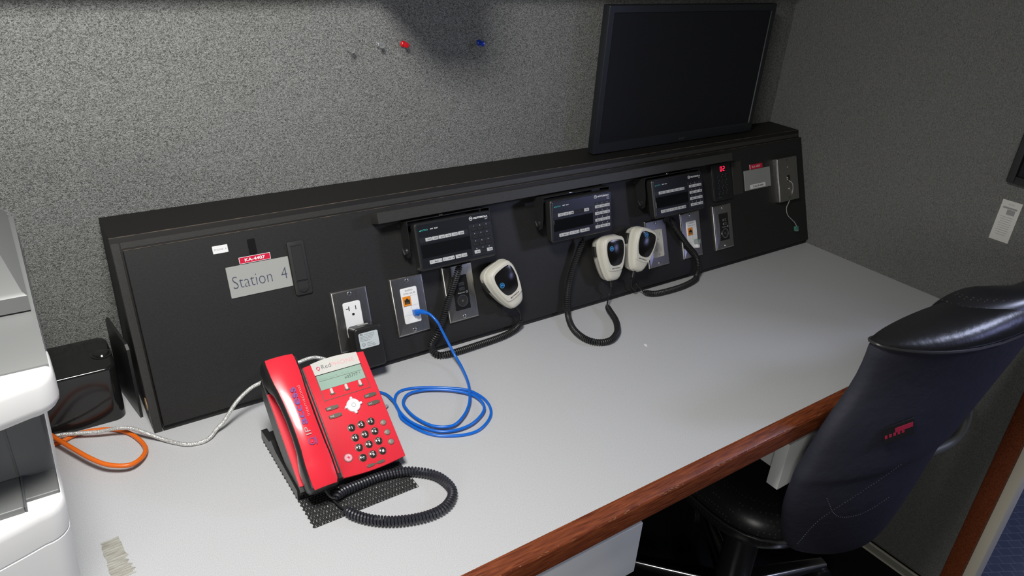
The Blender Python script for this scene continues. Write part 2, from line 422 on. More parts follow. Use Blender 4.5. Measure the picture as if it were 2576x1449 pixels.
# recessed pull latch
lt = MB().plate(.030, .095, 0, .0045, 'latch', r=.004, b=.0012, T=None)
lo = lt.build('latch', con, PM(.2782, .2172, F0))
mb = MB(); mb.plate(.019, .060, .0046, .0058, 'latch', r=.0015, b=.0005, cy=.0085); dd = [(.0093 * math.cos(a), -.0330 + .0100 * math.sin(a)) for a in [math.pi + math.pi * k / 14 for k in range(15)]] + [(.0093, -.0235), (-.0093, -.0235)]
mb.rings([[(x, y, .0046) for x, y in dd], [(x, y, .0064) for x, y in dd], [(x * .92, -.0325 + (y + .0325) * .92, .0070) for x, y in dd]], 'latch')
mb.plate(.021, .0022, .0044, .0050, 'slot', r=.0005, b=.0002, cy=.040); mb.plate(.020, .0010, .0044, .0061, 'slot', r=.0004, b=.0001, cy=-.0225)
mb.cyl(.0105, .0040, .00475, 'slot', cx=0, cy=-.0335, seg=28); mb.build('latch_lever', lo)
# small covered module right of the keypad
mb = MB(); mb.box(1.425, 1.4615, .178, .262, F0, F0 + .0012, 'console_frame', .0004, T=PM(0, 0, 0)); mb.build('blank_plate', con)

# stickers and signs on the face
def sticker(name, label, cat, s, t, w_, h_, base, fn=None, th=.0006, r=.001, group=None, z0=F0):
    mb = MB(); mb.plate(w_, h_, 0, th, base, r=r, b=min(.0003, th * .5))
    if fn: fn(mb, th)
    o = mb.build(name, None, PM(s, t, z0)); return tag(o, label, cat, group)
sticker('name_sticker', 'small white PHONE 4 sticker near the top left of the console', 'label', .1555, .2730, .0245, .0130, 'tape_white',
        lambda m, z: m.txt('PHONE  4', 0, -.0014, .0028, 'print_grey', w=.019, z=z, align='C'))
sticker('hook_and_loop_strip', 'short black hook and loop strip above the KA-4407 label', 'fastener strip', .2065, .2685, .0125, .0255, 'velcro', th=.0016)
def ka(m, z):
    m.plate(.0525, .0112, z * .5, z + .0001, 'tape_white', r=.0005, b=.0001); m.plate(.0508, .0098, z * .5, z + .0002, 'tape_red', r=.0005, b=.0001)
    m.txt('KA-4407', 0, -.0028, .0056, 'white_print', w=.034, z=z + .0002, align='C', bold=.03)
sticker('engraved_label', 'red KA-4407 label above the Station 4 sign', 'label', .2072, .2480, .0525, .0112, 'tape_red', ka)
def st4(m, z):
    m.txt('Station  4', 0, -.0115, .0205, 'sign_ink', w=.092, z=z, align='C', bold=-.016)
sticker('nameplate', 'grey nameplate reading Station 4 in dark blue letters', 'sign', .2095, .2150, .1050, .0525, 'sign_grey', st4, th=.0016)
sticker('nameplate', 'blank grey plate near the console right end, under the small red label', 'sign', 1.5225, .2085, .1060, .0520, 'sign_grey_dark', th=.0016)
def ka2(m, z):
    m.plate(.0525, .0125, z * .5, z + .0001, 'tape_white', r=.0005, b=.0001); m.plate(.0500, .0125, z * .5, z + .0002, 'tape_red', r=.0005, b=.0001, cx=.0012)
    m.txt('KA-4407', 0, -.0028, .0056, 'white_print', w=.034, z=z + .0002, align='C')
sticker('engraved_label', 'small red label above the blank grey plate at the right end', 'label', 1.5210, .2415, .0530, .0125, 'tape_red', ka2)
sticker('printed_label', 'white number sticker on the lower edge of the blank grey plate', 'label', 1.5210, .1905, .0615, .0108, 'tape_white',
        lambda m, z: m.txt('314-218-4404', 0, -.0025, .0050, 'ink', w=.042, z=z, align='C', bold=.02), z0=F0 + .0017)

# ------------------------------------------------------------------ wall plates
def plate_base(label, s, t, w_=.070, h_=.1143, th=.0055, extra=.0, mat='steel'):
    P = thing('wall_plate', label, 'wall plate', PM(s + w_ / 2, t - h_ / 2, F0), 'stainless steel wall plates on the console')
    mb = MB(); mb.plate(w_, h_, 0, th, mat, r=.0015, b=.0042 if not extra else .001); mb.build('plate', P)
    for yy in (.0485, -.0485) if not extra else ():
        mb = MB(); mb.cyl(.0036, th, th + .0012, 'screw', cy=yy, seg=18, b=.0005, T=None)
        mb.add([(-.0030, yy - .0004, th + .00125), (.0030, yy - .0004, th + .00125), (.0030, yy + .0004, th + .00125), (-.0030, yy + .0004, th + .00125)], [(0, 1, 2, 3)], 'slot', Tr(0, yy, 0) @ Rz(1.0) @ Tr(0, -yy, 0))
        mb.build('screw', P)
    return P
tp = .1625
def outlet_face(mb, yc, z, mat20=True, m='slot'):
    f = .8
    mb.plate(.0016, .0075, z, z + .0002, m, r=.0002, b=.0001, cx=.0065, cy=yc + .003)
    mb.plate(.0016, .0085, z, z + .0002, m, r=.0002, b=.0001, cx=-.0065, cy=yc + .003)
    if mat20: mb.plate(.0065, .0015, z, z + .0002, m, r=.0002, b=.0001, cx=-.0092, cy=yc + .003)
    mb.plate(.0050, .0048, z, z + .0002, m, r=.0022, b=.0001, cx=0, cy=yc - .0085)
A = plate_base('steel outlet plate with white receptacle and black power adapter plugged in', .3225, tp)
mb = MB(); mb.plate(.0335, .0665, .005, .0075, 'white_insert', r=.004, b=.0008)
outlet_face(mb, .0185, .0075); outlet_face(mb, -.0185, .0075); mb.build('receptacle', A)
def radio_jack(P, small=False, t1='RADIO', t2='STN 4A-B', plugged=False):
    mb = MB(); mb.plate(.0345, .0690, .005, .0075, 'white_insert', r=.003, b=.0008)
    z = .0075
    mb.txt(t1, 0, .0278, .0032, 'dark_print', w=.0155, z=z, align='C', bold=-.005); mb.txt(t2, 0, .0218, .0030, 'dark_print', w=.024, z=z, align='C', bold=-.005)
    for yy in (-.0005, .0185, -.0180): mb.plate(.0325, .0004, z, z + .0001, 'sign_grey', r=.0001, b=.00003, cy=yy)
    mb.plate(.0004, .036, z, z + .0001, 'sign_grey', r=.0001, b=.00003, cy=.0)
    mb.build('insert', P)
    mb = MB(); mb.plate(.0165, .0180, .0074, .0092, 'orange_jack', r=.0008, b=.0005, cx=-.0075, cy=.0095)
    mb.plate(.0110, .0085, .0092, .0094, 'slot', r=.0004, b=.0001, cx=-.0075, cy=.0080); mb.plate(.0045, .003, .0092, .0094, 'slot', r=.0004, b=.0001, cx=-.0075, cy=.0130)
    mb.plate(.0070, .0030, .0093, .0097, 'gold', r=.0004, b=.0001, cx=-.0080, cy=.0060)
    mb.build('orange_jack', P)
B = plate_base('steel jack plate marked RADIO STN 4A-B with orange jack and blue cable', .4385, tp); radio_jack(B)
def power_port(P):
    mb = MB(); mb.plate(.0345, .0690, .005, .0072, 'black_gloss', r=.0015, b=.0006)
    z = .0072
    for yy in (.0175, .0075):
        mb.plate(.0120, .0058, z, z + .0006, 'chrome', r=.0006, b=.0002, cy=yy, cx=.0025); mb.plate(.0100, .0030, z + .0006, z + .0007, 'slot', r=.0003, b=.00005, cy=yy - .0004, cx=.0025)
    mb.txt('Charging Only', .0, -.0015, .0022, 'white_print', w=.016, z=z, align='C'); mb.ring(.0019, .0015, z, z + .0002, 'white_print', cx=.0125, cy=-.0002, seg=16)
    mb.build('usb_module', P)
    mb = MB(); mb.ring(.0122, .0103, .0072, .0088, 'chrome', cy=-.0165); mb.cyl(.0104, .0072, .0074, 'slot', cy=-.0165, seg=28); mb.cyl(.0022, .0074, .0078, 'key_metal', cy=-.0165); mb.build('power_socket', P)
Cp = plate_base('steel plate with black USB and socket insert behind the first coiled cord', .5505, tp); power_port(Cp)
Dp = plate_base('steel plate with ivory double receptacle beside the tilted microphone', 1.0985, tp)
mb = MB(); mb.plate(.0335, .0665, .005, .0075, 'ivory', r=.003, b=.0008); outlet_face(mb, .0185, .0075, m='print_grey'); outlet_face(mb, -.0185, .0075, m='print_grey'); mb.build('receptacle', Dp)
Ep = plate_base('steel jack plate with orange jack and white plug under the right radio', 1.2165, tp); radio_jack(Ep, t2='STN 4C-D')
mb = MB(); mb.box(-.006, .006, -.0235, -.0125, .0075, .020, 'clear_plug', .001, T=Tr(.008, 0, 0)); mb.box(-.004, .004, -.034, -.020, .0085, .0165, 'white_insert', .001, T=Tr(.009, 0, 0)); mb.box(-.0045, .0, -.0150, -.0125, .012, .0205, 'green_plug', .0005, T=Tr(.010, 0, 0)); mb.build('network_plug', Ep)
Fp = plate_base('steel plate with black USB insert below the keypad, no cord across it', 1.3350, tp); power_port(Fp)
# phone wall plate, raised box form
Gp = plate_base('raised grey steel phone plate at the far right with a wire hanging out', 1.5905, .2505, .0860, .1170, .0135, extra=1)
mb = MB(); mb.plate(.0835, .1145, .0136, .0150, 'steel', r=.003, b=.0012); mb.build('cover', Gp)
mb = MB(); mb.plate(.0120, .0175, .0150, .0153, 'slot', r=.0005, b=.0001, cy=.002); mb.box(-.0058, -.002, -.004, .006, .0150, .0162, 'chrome', .0005); mb.build('cable_opening', Gp)
for yy in (.0325, -.0265):
    mb = MB(); mb.cyl(.0024, .0150, .0160, 'screw', cy=yy, seg=14, b=.0005); mb.build('screw', Gp)
for yy, ww in ((.0520, .008), (-.0490, .008)):
    mb = MB(); mb.plate(ww, .003, .0150, .0153, 'slot', r=.001, b=.0001, cy=yy); mb.plate(ww * .4, .0022, .0152, .0156, 'screw', r=.0008, b=.0001, cy=yy); mb.build('keyhole', Gp)
# wire hanging out of the phone plate
pw = [PW(1.634, .188, .022), PW(1.6375, .180, .030), PW(1.6450, .165, .026), PW(1.6440, .150, .022), PW(1.6330, .128, .018), PW(1.6270, .113, .014), PW(1.6320, .094, .0125), PW(1.6490, .078, .0125), PW(1.6600, .068, .013), PW(1.6655, .0565, .014)]
W = thing('phone_wire', 'thin grey phone wire with green plug hanging from the right-hand plate', 'wire', Tr(1.66, .02, .05)); q = Tr(-1.66, -.02, -.05)
MB().tube(catmull(pw, 8), .0011, 'grey_wire', T=q).build('wire', W)
mb = MB(); mb.box(-.0058, .0058, -.012, .0015, -.004, .004, 'green_plug', .0008, T=q @ PM(1.6655, .0555, .0125, -.05)); mb.box(-.004, .0035, -.0128, -.0085, -.0032, .0046, 'clear_plug', .0005, T=q @ PM(1.6655, .0555, .0125, -.05)); mb.build('plug', W)

# ------------------------------------------------------------------ keypad unit
K = thing('keypad_unit', 'narrow black keypad with red 02 display right of the radios', 'keypad', PM(1.3755, .2195, F0))
mb = MB(); mb.plate(.0700, .0920, 0, .0075, 'radio_body', r=.003, b=.0012); mb.plate(.0620, .0840, .0075, .0079, 'radio_face', r=.002, b=.0002); mb.build('housing', K)
mb = MB(); mb.plate(.0200, .0165, .0079, .0082, 'radio_display', r=.0008, b=.0001, cx=.004, cy=.0325)
def seg7(mb, ch, cx, cy, w_, h_, z, mat):
    S = {'0': 'abcdef', '2': 'abged'}[ch]; t = .0017
    pos = dict(a=(0, h_ / 2, w_, t), d=(0, -h_ / 2, w_, t), g=(0, 0, w_, t), b=(w_ / 2, h_ / 4, t, h_ / 2), c=(w_ / 2, -h_ / 4, t, h_ / 2), f=(-w_ / 2, h_ / 4, t, h_ / 2), e=(-w_ / 2, -h_ / 4, t, h_ / 2))
    for k in S:
        x, y, a, b = pos[k]; mb.plate(a, b, z, z + .0003, mat, r=.0004, b=.0001, cx=cx + x, cy=cy + y)
seg7(mb, '0', -.0005, .0325, .0055, .0105, .0082, 'led_red'); seg7(mb, '2', .0095, .0325, .0055, .0105, .0082, 'led_red')
mb.build('display', K)
for i, ch in enumerate('123456789*0#'):
    x = -.0110 + (i % 3) * .0140; y = .0135 - (i // 3) * .0140
    mb = MB(); mb.plate(.0098, .0080, .0079, .0090, 'radio_key_dark', r=.0012, b=.0004, cx=x, cy=y - .0008); mb.txt(ch, x, y + .0042, .0022, 'print_grey', z=.0079, align='C'); mb.build('key', K)
mb = MB(); mb.plate(.012, .0012, .0079, .0090, 'logo_dim', r=.0004, b=.0002, cx=-.012, cy=-.0385); mb.build('indicator', K)

# ------------------------------------------------------------------ radios
def badge(mb, x, y, r, z, mat, T=None):              # ringed batwing emblem
    mb.ring(r, r * .82, z, z + .0003, mat, cx=x, cy=y, T=T, seg=24)
    for sx in (-1, 1):
        P = [(0, -.02), (.14, .28), (.30, .58), (.46, .22), (.62, -.38), (.40, -.20), (.24, -.12), (.10, -.22)]
        P = [(x + sx * px * r, y + py * r, z + .0003) for px, py in P]
        mb.add(P, [tuple(range(len(P))) if sx > 0 else tuple(reversed(range(len(P))))], mat, T)
def radio(label, s, t, tilt, row1, pad, extra):
    Wd, Hd = .1640, .0860
    P = thing('radio_control_head', label, 'radio', PM(s, t, .057) @ Rx(tilt), 'two-way radio control heads under the ledge')
    # local: origin at lower left of the face, x right, y up, z out of the face
    cx, cy = Wd / 2, Hd / 2
    mb = MB(); mb.rings([[(x, y, -.040) for x, y in rr(Wd * .86, Hd * .74, .006, cx, cy + .002)], [(x, y, -.022) for x, y in rr(Wd * .95, Hd * .93, .006, cx, cy)],
                         [(x, y, -.016) for x, y in rr(Wd + .004, Hd + .004, .007, cx, cy)], [(x, y, -.002) for x, y in rr(Wd + .004, Hd + .004, .007, cx, cy)], [(x, y, .0) for x, y in rr(Wd, Hd, .005, cx, cy)]], 'radio_body')
    mb.build('housing', P)
    mb = MB(); mb.plate(Wd - .004, Hd - .004, -.0005, .0010, 'radio_face', r=.003, b=.0005, cx=cx, cy=cy)
    z = .0010
    mb.txt('MOTOROLA', .1245, .0765, .0036, 'white_print', w=.0320, z=z, bold=.05); badge(mb, .1185, .0785, .0038, z, 'white_print')
    mb.txt(extra[0], .1560, .0725, .0022, 'white_print', z=z, align='R', w=.006)
    if len(extra) > 1: mb.txt(extra[1], .1580, .0695, .0022, 'white_print', z=z, align='R', w=.0075)
    mb.txt('ASTRO', .0090, .0722, .0028, 'teal_print', w=.0150, z=z, bold=.01); mb.add([(.0055, .0722, z + .0001), (.0090, .0722, z + .0001), (.0090, .0750, z + .0001)], [(0, 1, 2)], 'teal_print')
    mb.txt('XMIT', .0285, .0727, .0022, 'white_print', w=.0070, z=z, bold=.03); mb.txt('BUSY', .0378, .0727, .0022, 'white_print', w=.0078, z=z, bold=.03)
    mb.txt('Pri', .0992, .0430, .0024, 'white_print', w=.0035, z=z, bold=.03); mb.txt('Non', .0985, .0385, .0024, 'white_print', w=.005, z=z, bold=.03); mb.txt('Pri', .0998, .0352, .0024, 'white_print', w=.0035, z=z, bold=.03)
    mb.plate(.0490, .0620, z, z + .0004, 'radio_keyarea', r=.001, b=.0002, cx=.1365, cy=.0365)
    for i, ch in enumerate('123456789*0#'):
        x = .1222 + (i % 3) * .0142; y = .0622 - (i // 3) * .0146
        mb.txt(ch, x, y, .0024, 'white_print', z=z + .0004, align='C')
    mb.build('face', P)
    mb = MB(); mb.plate(.1060, .0250, z, z + .0005, 'radio_display', r=.0008, b=.0002, cx=.0575, cy=.0340); mb.plate(.1040, .0100, z, z + .0003, 'radio_keyarea', r=.0008, b=.0001, cx=.0560, cy=.0555); mb.build('display', P)
    def key(x, y, w_, h_, tx, dark=False, arrows=False):
        mb = MB(); mt = 'radio_key_dark' if dark else 'radio_key'
        mb.plate(w_, h_, z, z + .0022, mt, r=.0009, b=.0005, cx=x, cy=y)
        if tx and not dark: mb.txt(tx, x + .0008, y - .0012, .0024, 'ink', z=z + .0022, align='C', bold=.01, w=min(len(tx) * .0018, w_ * .75))
        if arrows:
            for sx in (-1, 1):
                X = x + sx * w_ * .38
                mb.add([(X - .001, y + .0009 * -sx, z + .00235), (X + .001, y + .0009 * -sx, z + .00235), (X, y + .0009 * sx, z + .00235)], [(0, 1, 2) if sx > 0 else (0, 2, 1)], 'ink')
        mb.build('button', P)
    for i, tx in enumerate(row1): key(.0222 + i * .01405, .0555, .0128, .0066, tx, dark=(tx == ''))
    key(.0305, .0125, .0262, .0072, 'Mode', arrows=True); key(.0580, .0125, .0250, .0072, 'Vol', arrows=True); key(.0795, .0125, .0118, .0072, 'Sel'); key(.0925, .0125, .0118, .0072, 'Home')
    for i in range(12):
        x = .1225 + (i % 3) * .0142; y = .0572 - (i // 3) * .0146
        tx = pad[i] if pad else {9: 'Rcl', 11: 'Del'}.get(i, '')
        key(x, y, .0126, .0066, tx, dark=(tx == ''))
    # U bracket: top strap under the ledge plus one side arm each end with a wing knob
    q = Rx(-tilt)
    mb = MB(); mb.box(-.008, Wd + .008, Hd + .0065, Hd + .0080, -.044, -.012, 'radio_body', .0004); mb.box(.060, .067, Hd + .0080, Hd + .0100, -.016, -.0115, 'screw', .0008)
    for x in (-.0095, Wd + .0080):
        out = [(.004 + .0, 0)]
        a = [(Hd + .0075, -.046), (Hd + .0075, -.014), (.050, -.017), (.028, -.022), (.024, -.032), (.030, -.044), (.050, -.046)]
        mb.xprism([(y_, z_) for y_, z_ in a][::-1], x, x + .0016, 'radio_body')
    mb.build('bracket', P)
    for x, sgn in ((-.0095, -1), (Wd + .0096, 1)):
        mb = MB(); Tk = Tr(x, .038, -.032) @ Ry(sgn * math.pi / 2)
        mb.cyl(.0065, 0, .0042, 'radio_body', T=Tk, b=.001, r2=.0058); mb.box(-.002, .002, -.007, .007, .004, .0085, 'radio_body', .001, T=Tk @ Rz(.5)); mb.cyl(.0018, -.009, .0, 'screw', T=Tk)
        mb.build('knob', P)
    return P
R1 = radio('left radio control head, mostly dark keypad keys, near the Station 4 sign', .4880, .1715, 0.0, ['ZNUP', 'ZNDN', 'Scan', 'Dir', 'Page', 'Site'], None, ['DVP'])
R2 = radio('middle radio head, glare on its screen and full pale keypad', .7935, .1692, math.radians(8), ['ZUp', 'ZDn', 'Z-M', '', '', 'Phn'], ['Rcl', 'Vox', 'Clr', 'Sec', 'HiL', 'Ph', 'Mon', 'Dim', 'Qck', 'Emr', 'Msg', 'Sts'], ['DVP', 'XL'])
R3 = radio('right radio head beside the keypad with the red 02', 1.0930, .1715, 0.0, ['Zone', 'Mod', 'Scn', 'Dir', 'Page', 'Ph'], ['Rcl', 'Nuis', 'Opt', 'Sec', 'Hi', 'Ph', 'Mon', 'Dim', 'Qck', 'Emr', 'Msg', 'Del'], ['XP'])

# ------------------------------------------------------------------ microphones
def mic(label, s, t, rot, coilpts, straight, badge_xy):
    P = thing('palm_microphone', label, 'microphone', PM(s, t, 0.006 + F0, rot), 'off-white palm microphones on the console')
    MP = PM(s, t, 0.006 + F0, rot); Mi = MP.inverted()
    half = [(0, .0520), (.016, .0512), (.028, .0460), (.0345, .0350), (.0350, .0200), (.0330, .0020), (.0280, -.0190), (.0215, -.0370), (.0150, -.0480), (.0070, -.0512)]
    pts = [Vector((x, y, 0)) for x, y in half] + [Vector((0, -.0517, 0))] + [Vector((-x, y, 0)) for x, y in reversed(half[1:])]
    out = catmull(pts, 3, closed=True); out.reverse()
    def ring(sc, z0, zk=0): return [(p.x * sc, p.y * sc + (1 - sc) * .003, z0 + zk * p.y) for p in out]
    mb = MB(); mb.rings([ring(.78, .0), ring(.93, .003), ring(.985, .012), ring(.985, .0195), ring(1.0, .0200), ring(1.0, .0235), ring(.985, .0240), ring(.97, .032, .02), ring(.90, .0385, .05), ring(.78, .0415, .06)], 'mic_body')
    mb.build('body', P, ang=50)
    # raised bezel round the grille, angular shield shape
    def shield(k): return [(-.0145 * k[0], -.0165 * k[1]), (.0145 * k[0], -.0165 * k[1]), (.0235 * k[0], .0050), (.0250 * k[0], .0260), (.0215 * k[0], .0385 * k[1]), (.0100, .0415 * k[1]), (-.0100, .0415 * k[1]), (-.0215 * k[0], .0385 * k[1]), (-.0250 * k[0], .0260), (-.0235 * k[0], .0050)]
    zz = lambda y, b: b + .06 * y
    mb = MB()
    def soft(P_, it=2):
        for _ in range(it):
            Q_ = []
            for a, b in zip(P_, P_[1:] + P_[:1]): Q_ += [(a[0] * .78 + b[0] * .22, a[1] * .78 + b[1] * .22), (a[0] * .22 + b[0] * .78, a[1] * .22 + b[1] * .78)]
            P_ = Q_
        return P_
    bz = [(-.0175, -.0285), (.0175, -.0285), (.0222, -.0190), (.0282, .0060), (.0290, .0300), (.0250, .0440), (.0110, .0475), (-.0110, .0475), (-.0250, .0440), (-.0290, .0300), (-.0282, .0060), (-.0222, -.0190)]
    bz = soft(bz); cyb = .008
    sc_ = lambda k: [(x * k, cyb + (y - cyb) * k) for x, y in bz]
    mb.rings([[(x, y, zz(y, .0392)) for x, y in sc_(1.05)], [(x, y, zz(y, .0425)) for x, y in sc_(1.0)], [(x, y, zz(y, .0434)) for x, y in sc_(.965)]], 'mic_body')
    mb.txt('MOTOROLA', 0, -.0235, .0027, 'ink', w=.0235, z=zz(-.0225, .0434) + .0002, align='C', bold=.03)
    mb.build('bezel', P, ang=30)
    mb = MB(); gsh = soft(shield((1, 1)), 2)
    mb.rings([[(x, y, zz(y, .0430)) for x, y in gsh], [(x, y, zz(y, .0438)) for x, y in gsh], [(x * .95, .012 + (y - .012) * .95, zz(y, .0444)) for x, y in gsh]], 'mic_grille')
    T = Tr(badge_xy[0], badge_xy[1], zz(badge_xy[1], .0445)) @ Rz(-rot)
    mb.cyl(.0052, 0, .0003, 'navy_badge', T=T); badge(mb, 0, 0, .0056, .0003, 'blue_badge', T)
    mb.build('speaker_grille', P)
    mb = MB(); mb.box(-.0385, -.0325, .006, .0300, .007, .0190, 'black_plastic', .0015); mb.build('talk_button', P)
    mb = MB(); mb.box(-.008, .008, .008, .030, -.0058, .001, 'chrome', .001); mb.build('hang_clip', P)
    mb = MB(); mb.tube([Vector((0, -.047, .020)), Vector((0, -.056, .020)), Vector((0, -.066, .0195))], [.0052, .0046, .0036], 'rubber', seg=12)
    for k in range(5): mb.ring(.0056 - k * .0003, .003, -.0008, .0008, 'rubber', T=Tr(0, -.051 - k * .0032, .020) @ Rx(math.pi / 2), seg=14)
    mb.build('strain_relief', P)
    end = MP @ Vector((0, -.066, .0195))
    mb = MB(); mb.coil([Mi @ Vector(p) for p in coilpts], .0053, .00185, 'rubber', pitch=.0043)
    st = [end] + [Vector(p) for p in straight]
    mb.tube([Mi @ v for v in catmull(st + [Vector(coilpts[-1])], 6)], .0017, 'rubber', seg=8)
    mb.tube([Mi @ v for v in (Vector(coilpts[0]), Vector(coilpts[0]) + TV * .012 - NV * .004)], .0022, 'rubber', seg=8)
    mb.build('coiled_cord', P)
    return P
c1 = [PW(.5835, .1660, .030), PW(.5800, .1570, .030), PW(.5690, .1310, .024), PW(.5520, .0985, .020), PW(.5345, .0670, .020), PW(.5155, .0385, .020), (.5040, -.003, .020), (.5045, -.020, .0085), (.5160, -.0300, .0078), (.5450, -.0325, .0078), (.5970, -.0310, .0078), (.6530, -.0275, .0078), (.6900, -.0190, .0080), (.7080, -.0130, .0140), PW(.7135, .0200, .0190)]
mic('left off-white palm microphone hanging tilted right of the left radio', .6745, .1024, math.radians(24.4), c1, [PW(.7110, .0330, .022)], (-.0155, .0130))
c2 = [PW(.9000, .1560, .026), PW(.8960, .1480, .024), PW(.8740, .1120, .020), PW(.8520, .0740, .020), (.8400, -.006, .036), (.8300, -.0270, .0095), (.8080, -.0720, .0078), (.8030, -.1130, .0078), (.8160, -.1400, .0078), (.8450, -.1480, .0078), (.8780, -.1320, .0078), (.8990, -.1100, .0078), (.9160, -.0840, .0080), (.9300, -.0480, .0100), (.9360, -.0340, .0130)]
mic('middle off-white palm microphone hanging upright, cord looping onto the desk', .9600, .1040, math.radians(-2.8), c2, [PW(.9590, .0220, .022), (.9500, -.020, .020)], (-.0125, .0230))
c3 = [PW(1.1690, .1600, .028), PW(1.1780, .1480, .026), PW(1.1880, .1340, .022), PW(1.2200, .0910, .020), PW(1.2520, .0540, .018), PW(1.2580, .0250, .018), (1.2460, -.0180, .0110), (1.2260, -.0300, .0080), (1.1770, -.0400, .0078), (1.1210, -.0410, .0078), (1.0800, -.0360, .0085), (1.0600, -.0220, .0120)]
mic('right off-white palm microphone, tilted left in front of the ivory receptacle', 1.0495, .1064, math.radians(-23.8), c3, [PW(1.0285, .0400, .022), PW(1.0290, .0230, .020), PW(1.0400, .0120, .018), PW(1.0500, .0190, .017), PW(1.0450, .0240, .020)], (-.0080, .0330))

# ------------------------------------------------------------------ power adapter, cables
ad = thing('power_adapter', 'black wall power adapter with pale rating label plugged into the outlet', 'power adapter', PM(.3655, .0565, F0))
mb = MB(); mb.plate(.0520, .0770, .0080, .0440, 'black_plastic', r=.007, b=.0040, bot=True); mb.build('body', ad)
mb = MB(); mb.plate(.0370, .0285, .0440, .0443, 'label_pale', r=.003, b=.0001, cx=-.001, cy=.0140)
z = .0443
mb.txt('PX', -.0165, .0238, .0032, 'ink', z=z, bold=.02); mb.txt('AC/DC ADAPTER', -.0090, .0240, .0016, 'ink', z=z, w=.020)
rr_ = random.Random(5)
for i, tx in enumerate(['MODEL: PA-2120VDC', 'INPUT: 120V~ 60Hz 0.3A', 'OUTPUT: 12V  1.0A', 'CLASS 2 POWER UNIT']):
    mb.txt(tx, -.0175, .0208 - i * .0026, .0013, 'ink', z=z, w=.028 - .003 * i)
mb.ring(.0030, .0025, z, z + .0001, 'ink', cx=-.0125, cy=.0068); mb.txt('UL', -.0125, .0060, .0018, 'ink', z=z, align='C')
mb.txt('LISTED 5A', -.0060, .0080, .0013, 'ink', z=z, w=.010); mb.txt('MADE IN CHINA', -.0050, .0022, .0014, 'ink', z=z, w=.016); mb.txt('I.T.E. POWER', -.0060, .0050, .0013, 'ink', z=z, w=.014)
mb.build('rating_label', ad)
mb = MB(); mb.plate(.0205, .006, 0, .001, 'sign_grey', r=.0005, b=.0002, T=Tr(.0, .0386, .022) @ Rx(-math.pi / 2)); mb.build('top_sticker', ad)
mb = MB(); mb.tube(catmull([Vector((0.0, -.0375, .026)), Vector((-.008, -.046, .026)), Vector((-.018, -.047, .036)), Vector((-.03, -.043, .050))], 6), .0020, 'rubber'); mb.build('cord', ad)

def cable(name, label, cat, pts, r, mat, n=8, seg=8):
    P = [Vector(p) for p in pts]; o = P[0].copy()
    mb = MB(); mb.tube([p - o for p in catmull(P, n)], r, mat, seg); ob = mb.build(name, None, Tr(*o), ang=80); return tag(ob, label, cat)
zb = .0026
path = [PW(.4850, .0915, .030), PW(.4945, .0860, .044), PW(.5020, .0700, .056), (.5110, -.030, .066), (.5240, -.055, .018 + .006), (.5230, -.085, .012), (.5110, -.128, .0085), (.4950, -.162, .0078), (.4750, -.192, .0078), (.4490, -.216, .0076), (.4190, -.229, .0074), (.3920, -.213, .0066), (.3775, -.178, .006), (.3755, -.142, .006), (.3830, -.122, .0060), (.4030, -.109, .0060),
        (.4380, -.117, .0062), (.4760, -.143, .0064), (.4990, -.176, .0064), (.4930, -.214, .0064), (.4560, -.238, .0056), (.4180, -.240, zb + .003), (.3880, -.222, zb + .002), (.3660, -.180, zb + .001), (.3650, -.132, zb), (.3760, -.103, zb), (.3970, -.090, zb), (.4320, -.100, zb), (.4680, -.122, zb), (.5010, -.150, zb), (.5110, -.192, zb), (.4950, -.232, zb), (.4520, -.257, zb), (.4080, -.247, zb), (.3760, -.220, zb), (.3580, -.170, zb), (.3630, -.140, zb + .003), (.3655, -.112, zb + .005), (.3620, -.082, zb + .001), (.3400, -.066, zb), (.3000, -.070, zb)]
bc = thing('network_cable', 'blue network cable coiled on the desk and plugged into the jack plate', 'cable', Tr(.44, -.17, 0)); q = Tr(-.44, .17, 0)
MB().tube([q @ p for p in catmull(path, 8)], .0026, 'blue_cable', 10).build('wire', bc, ang=80)
mb = MB(); mb.box(-.0060, .0060, -.0055, .0055, .0090, .0240, 'clear_blue', .0008, T=q @ PM(.4800, .0905, 0)); mb.box(-.0025, .0025, -.0070, -.0045, .012, .026, 'clear_blue', .0006, T=q @ PM(.4800, .0905, 0))
mb.tube([q @ PW(.4800, .0905, .022), q @ PW(.4850, .0915, .030), q @ PW(.4925, .0880, .040)], [.0058, .0050, .0036], 'blue_cable', 10); mb.build('plug', bc)
zs = .0036
spts = [PW(.330, .020, .050), PW(.305, .040, .055), PW(.2810, .0560, .056), PW(.2600, .0655, .054), PW(.2340, .0640, .052), PW(.2000, .0560, .050), PW(.1710, .0480, .050), PW(.1480, .0420, .050), PW(.1220, .0260, .050), PW(.0980, .0010, .048), (.0840, -.048, .0085), (.0720, -.058, .0050), (.0580, -.0625, zs), (.0370, -.0575, zs), (.0190, -.0405, zs), (.0040, -.0240, .0060), (-.0110, -.0110, .0120), (-.0300, .0080, .0170), (-.0500, .0195, .0170), (-.0740, .0310, .0120), (-.1070, .0460, .0112), (-.1330, .0540, .0110), (-.1700, .056, .0050), (-.2200, .050, zs)]
cable('braided_cable', 'thin silver braided cable running from the phone to the printer', 'cable', spts, .0031, 'silver_braid', seg=10)
zo = .0036
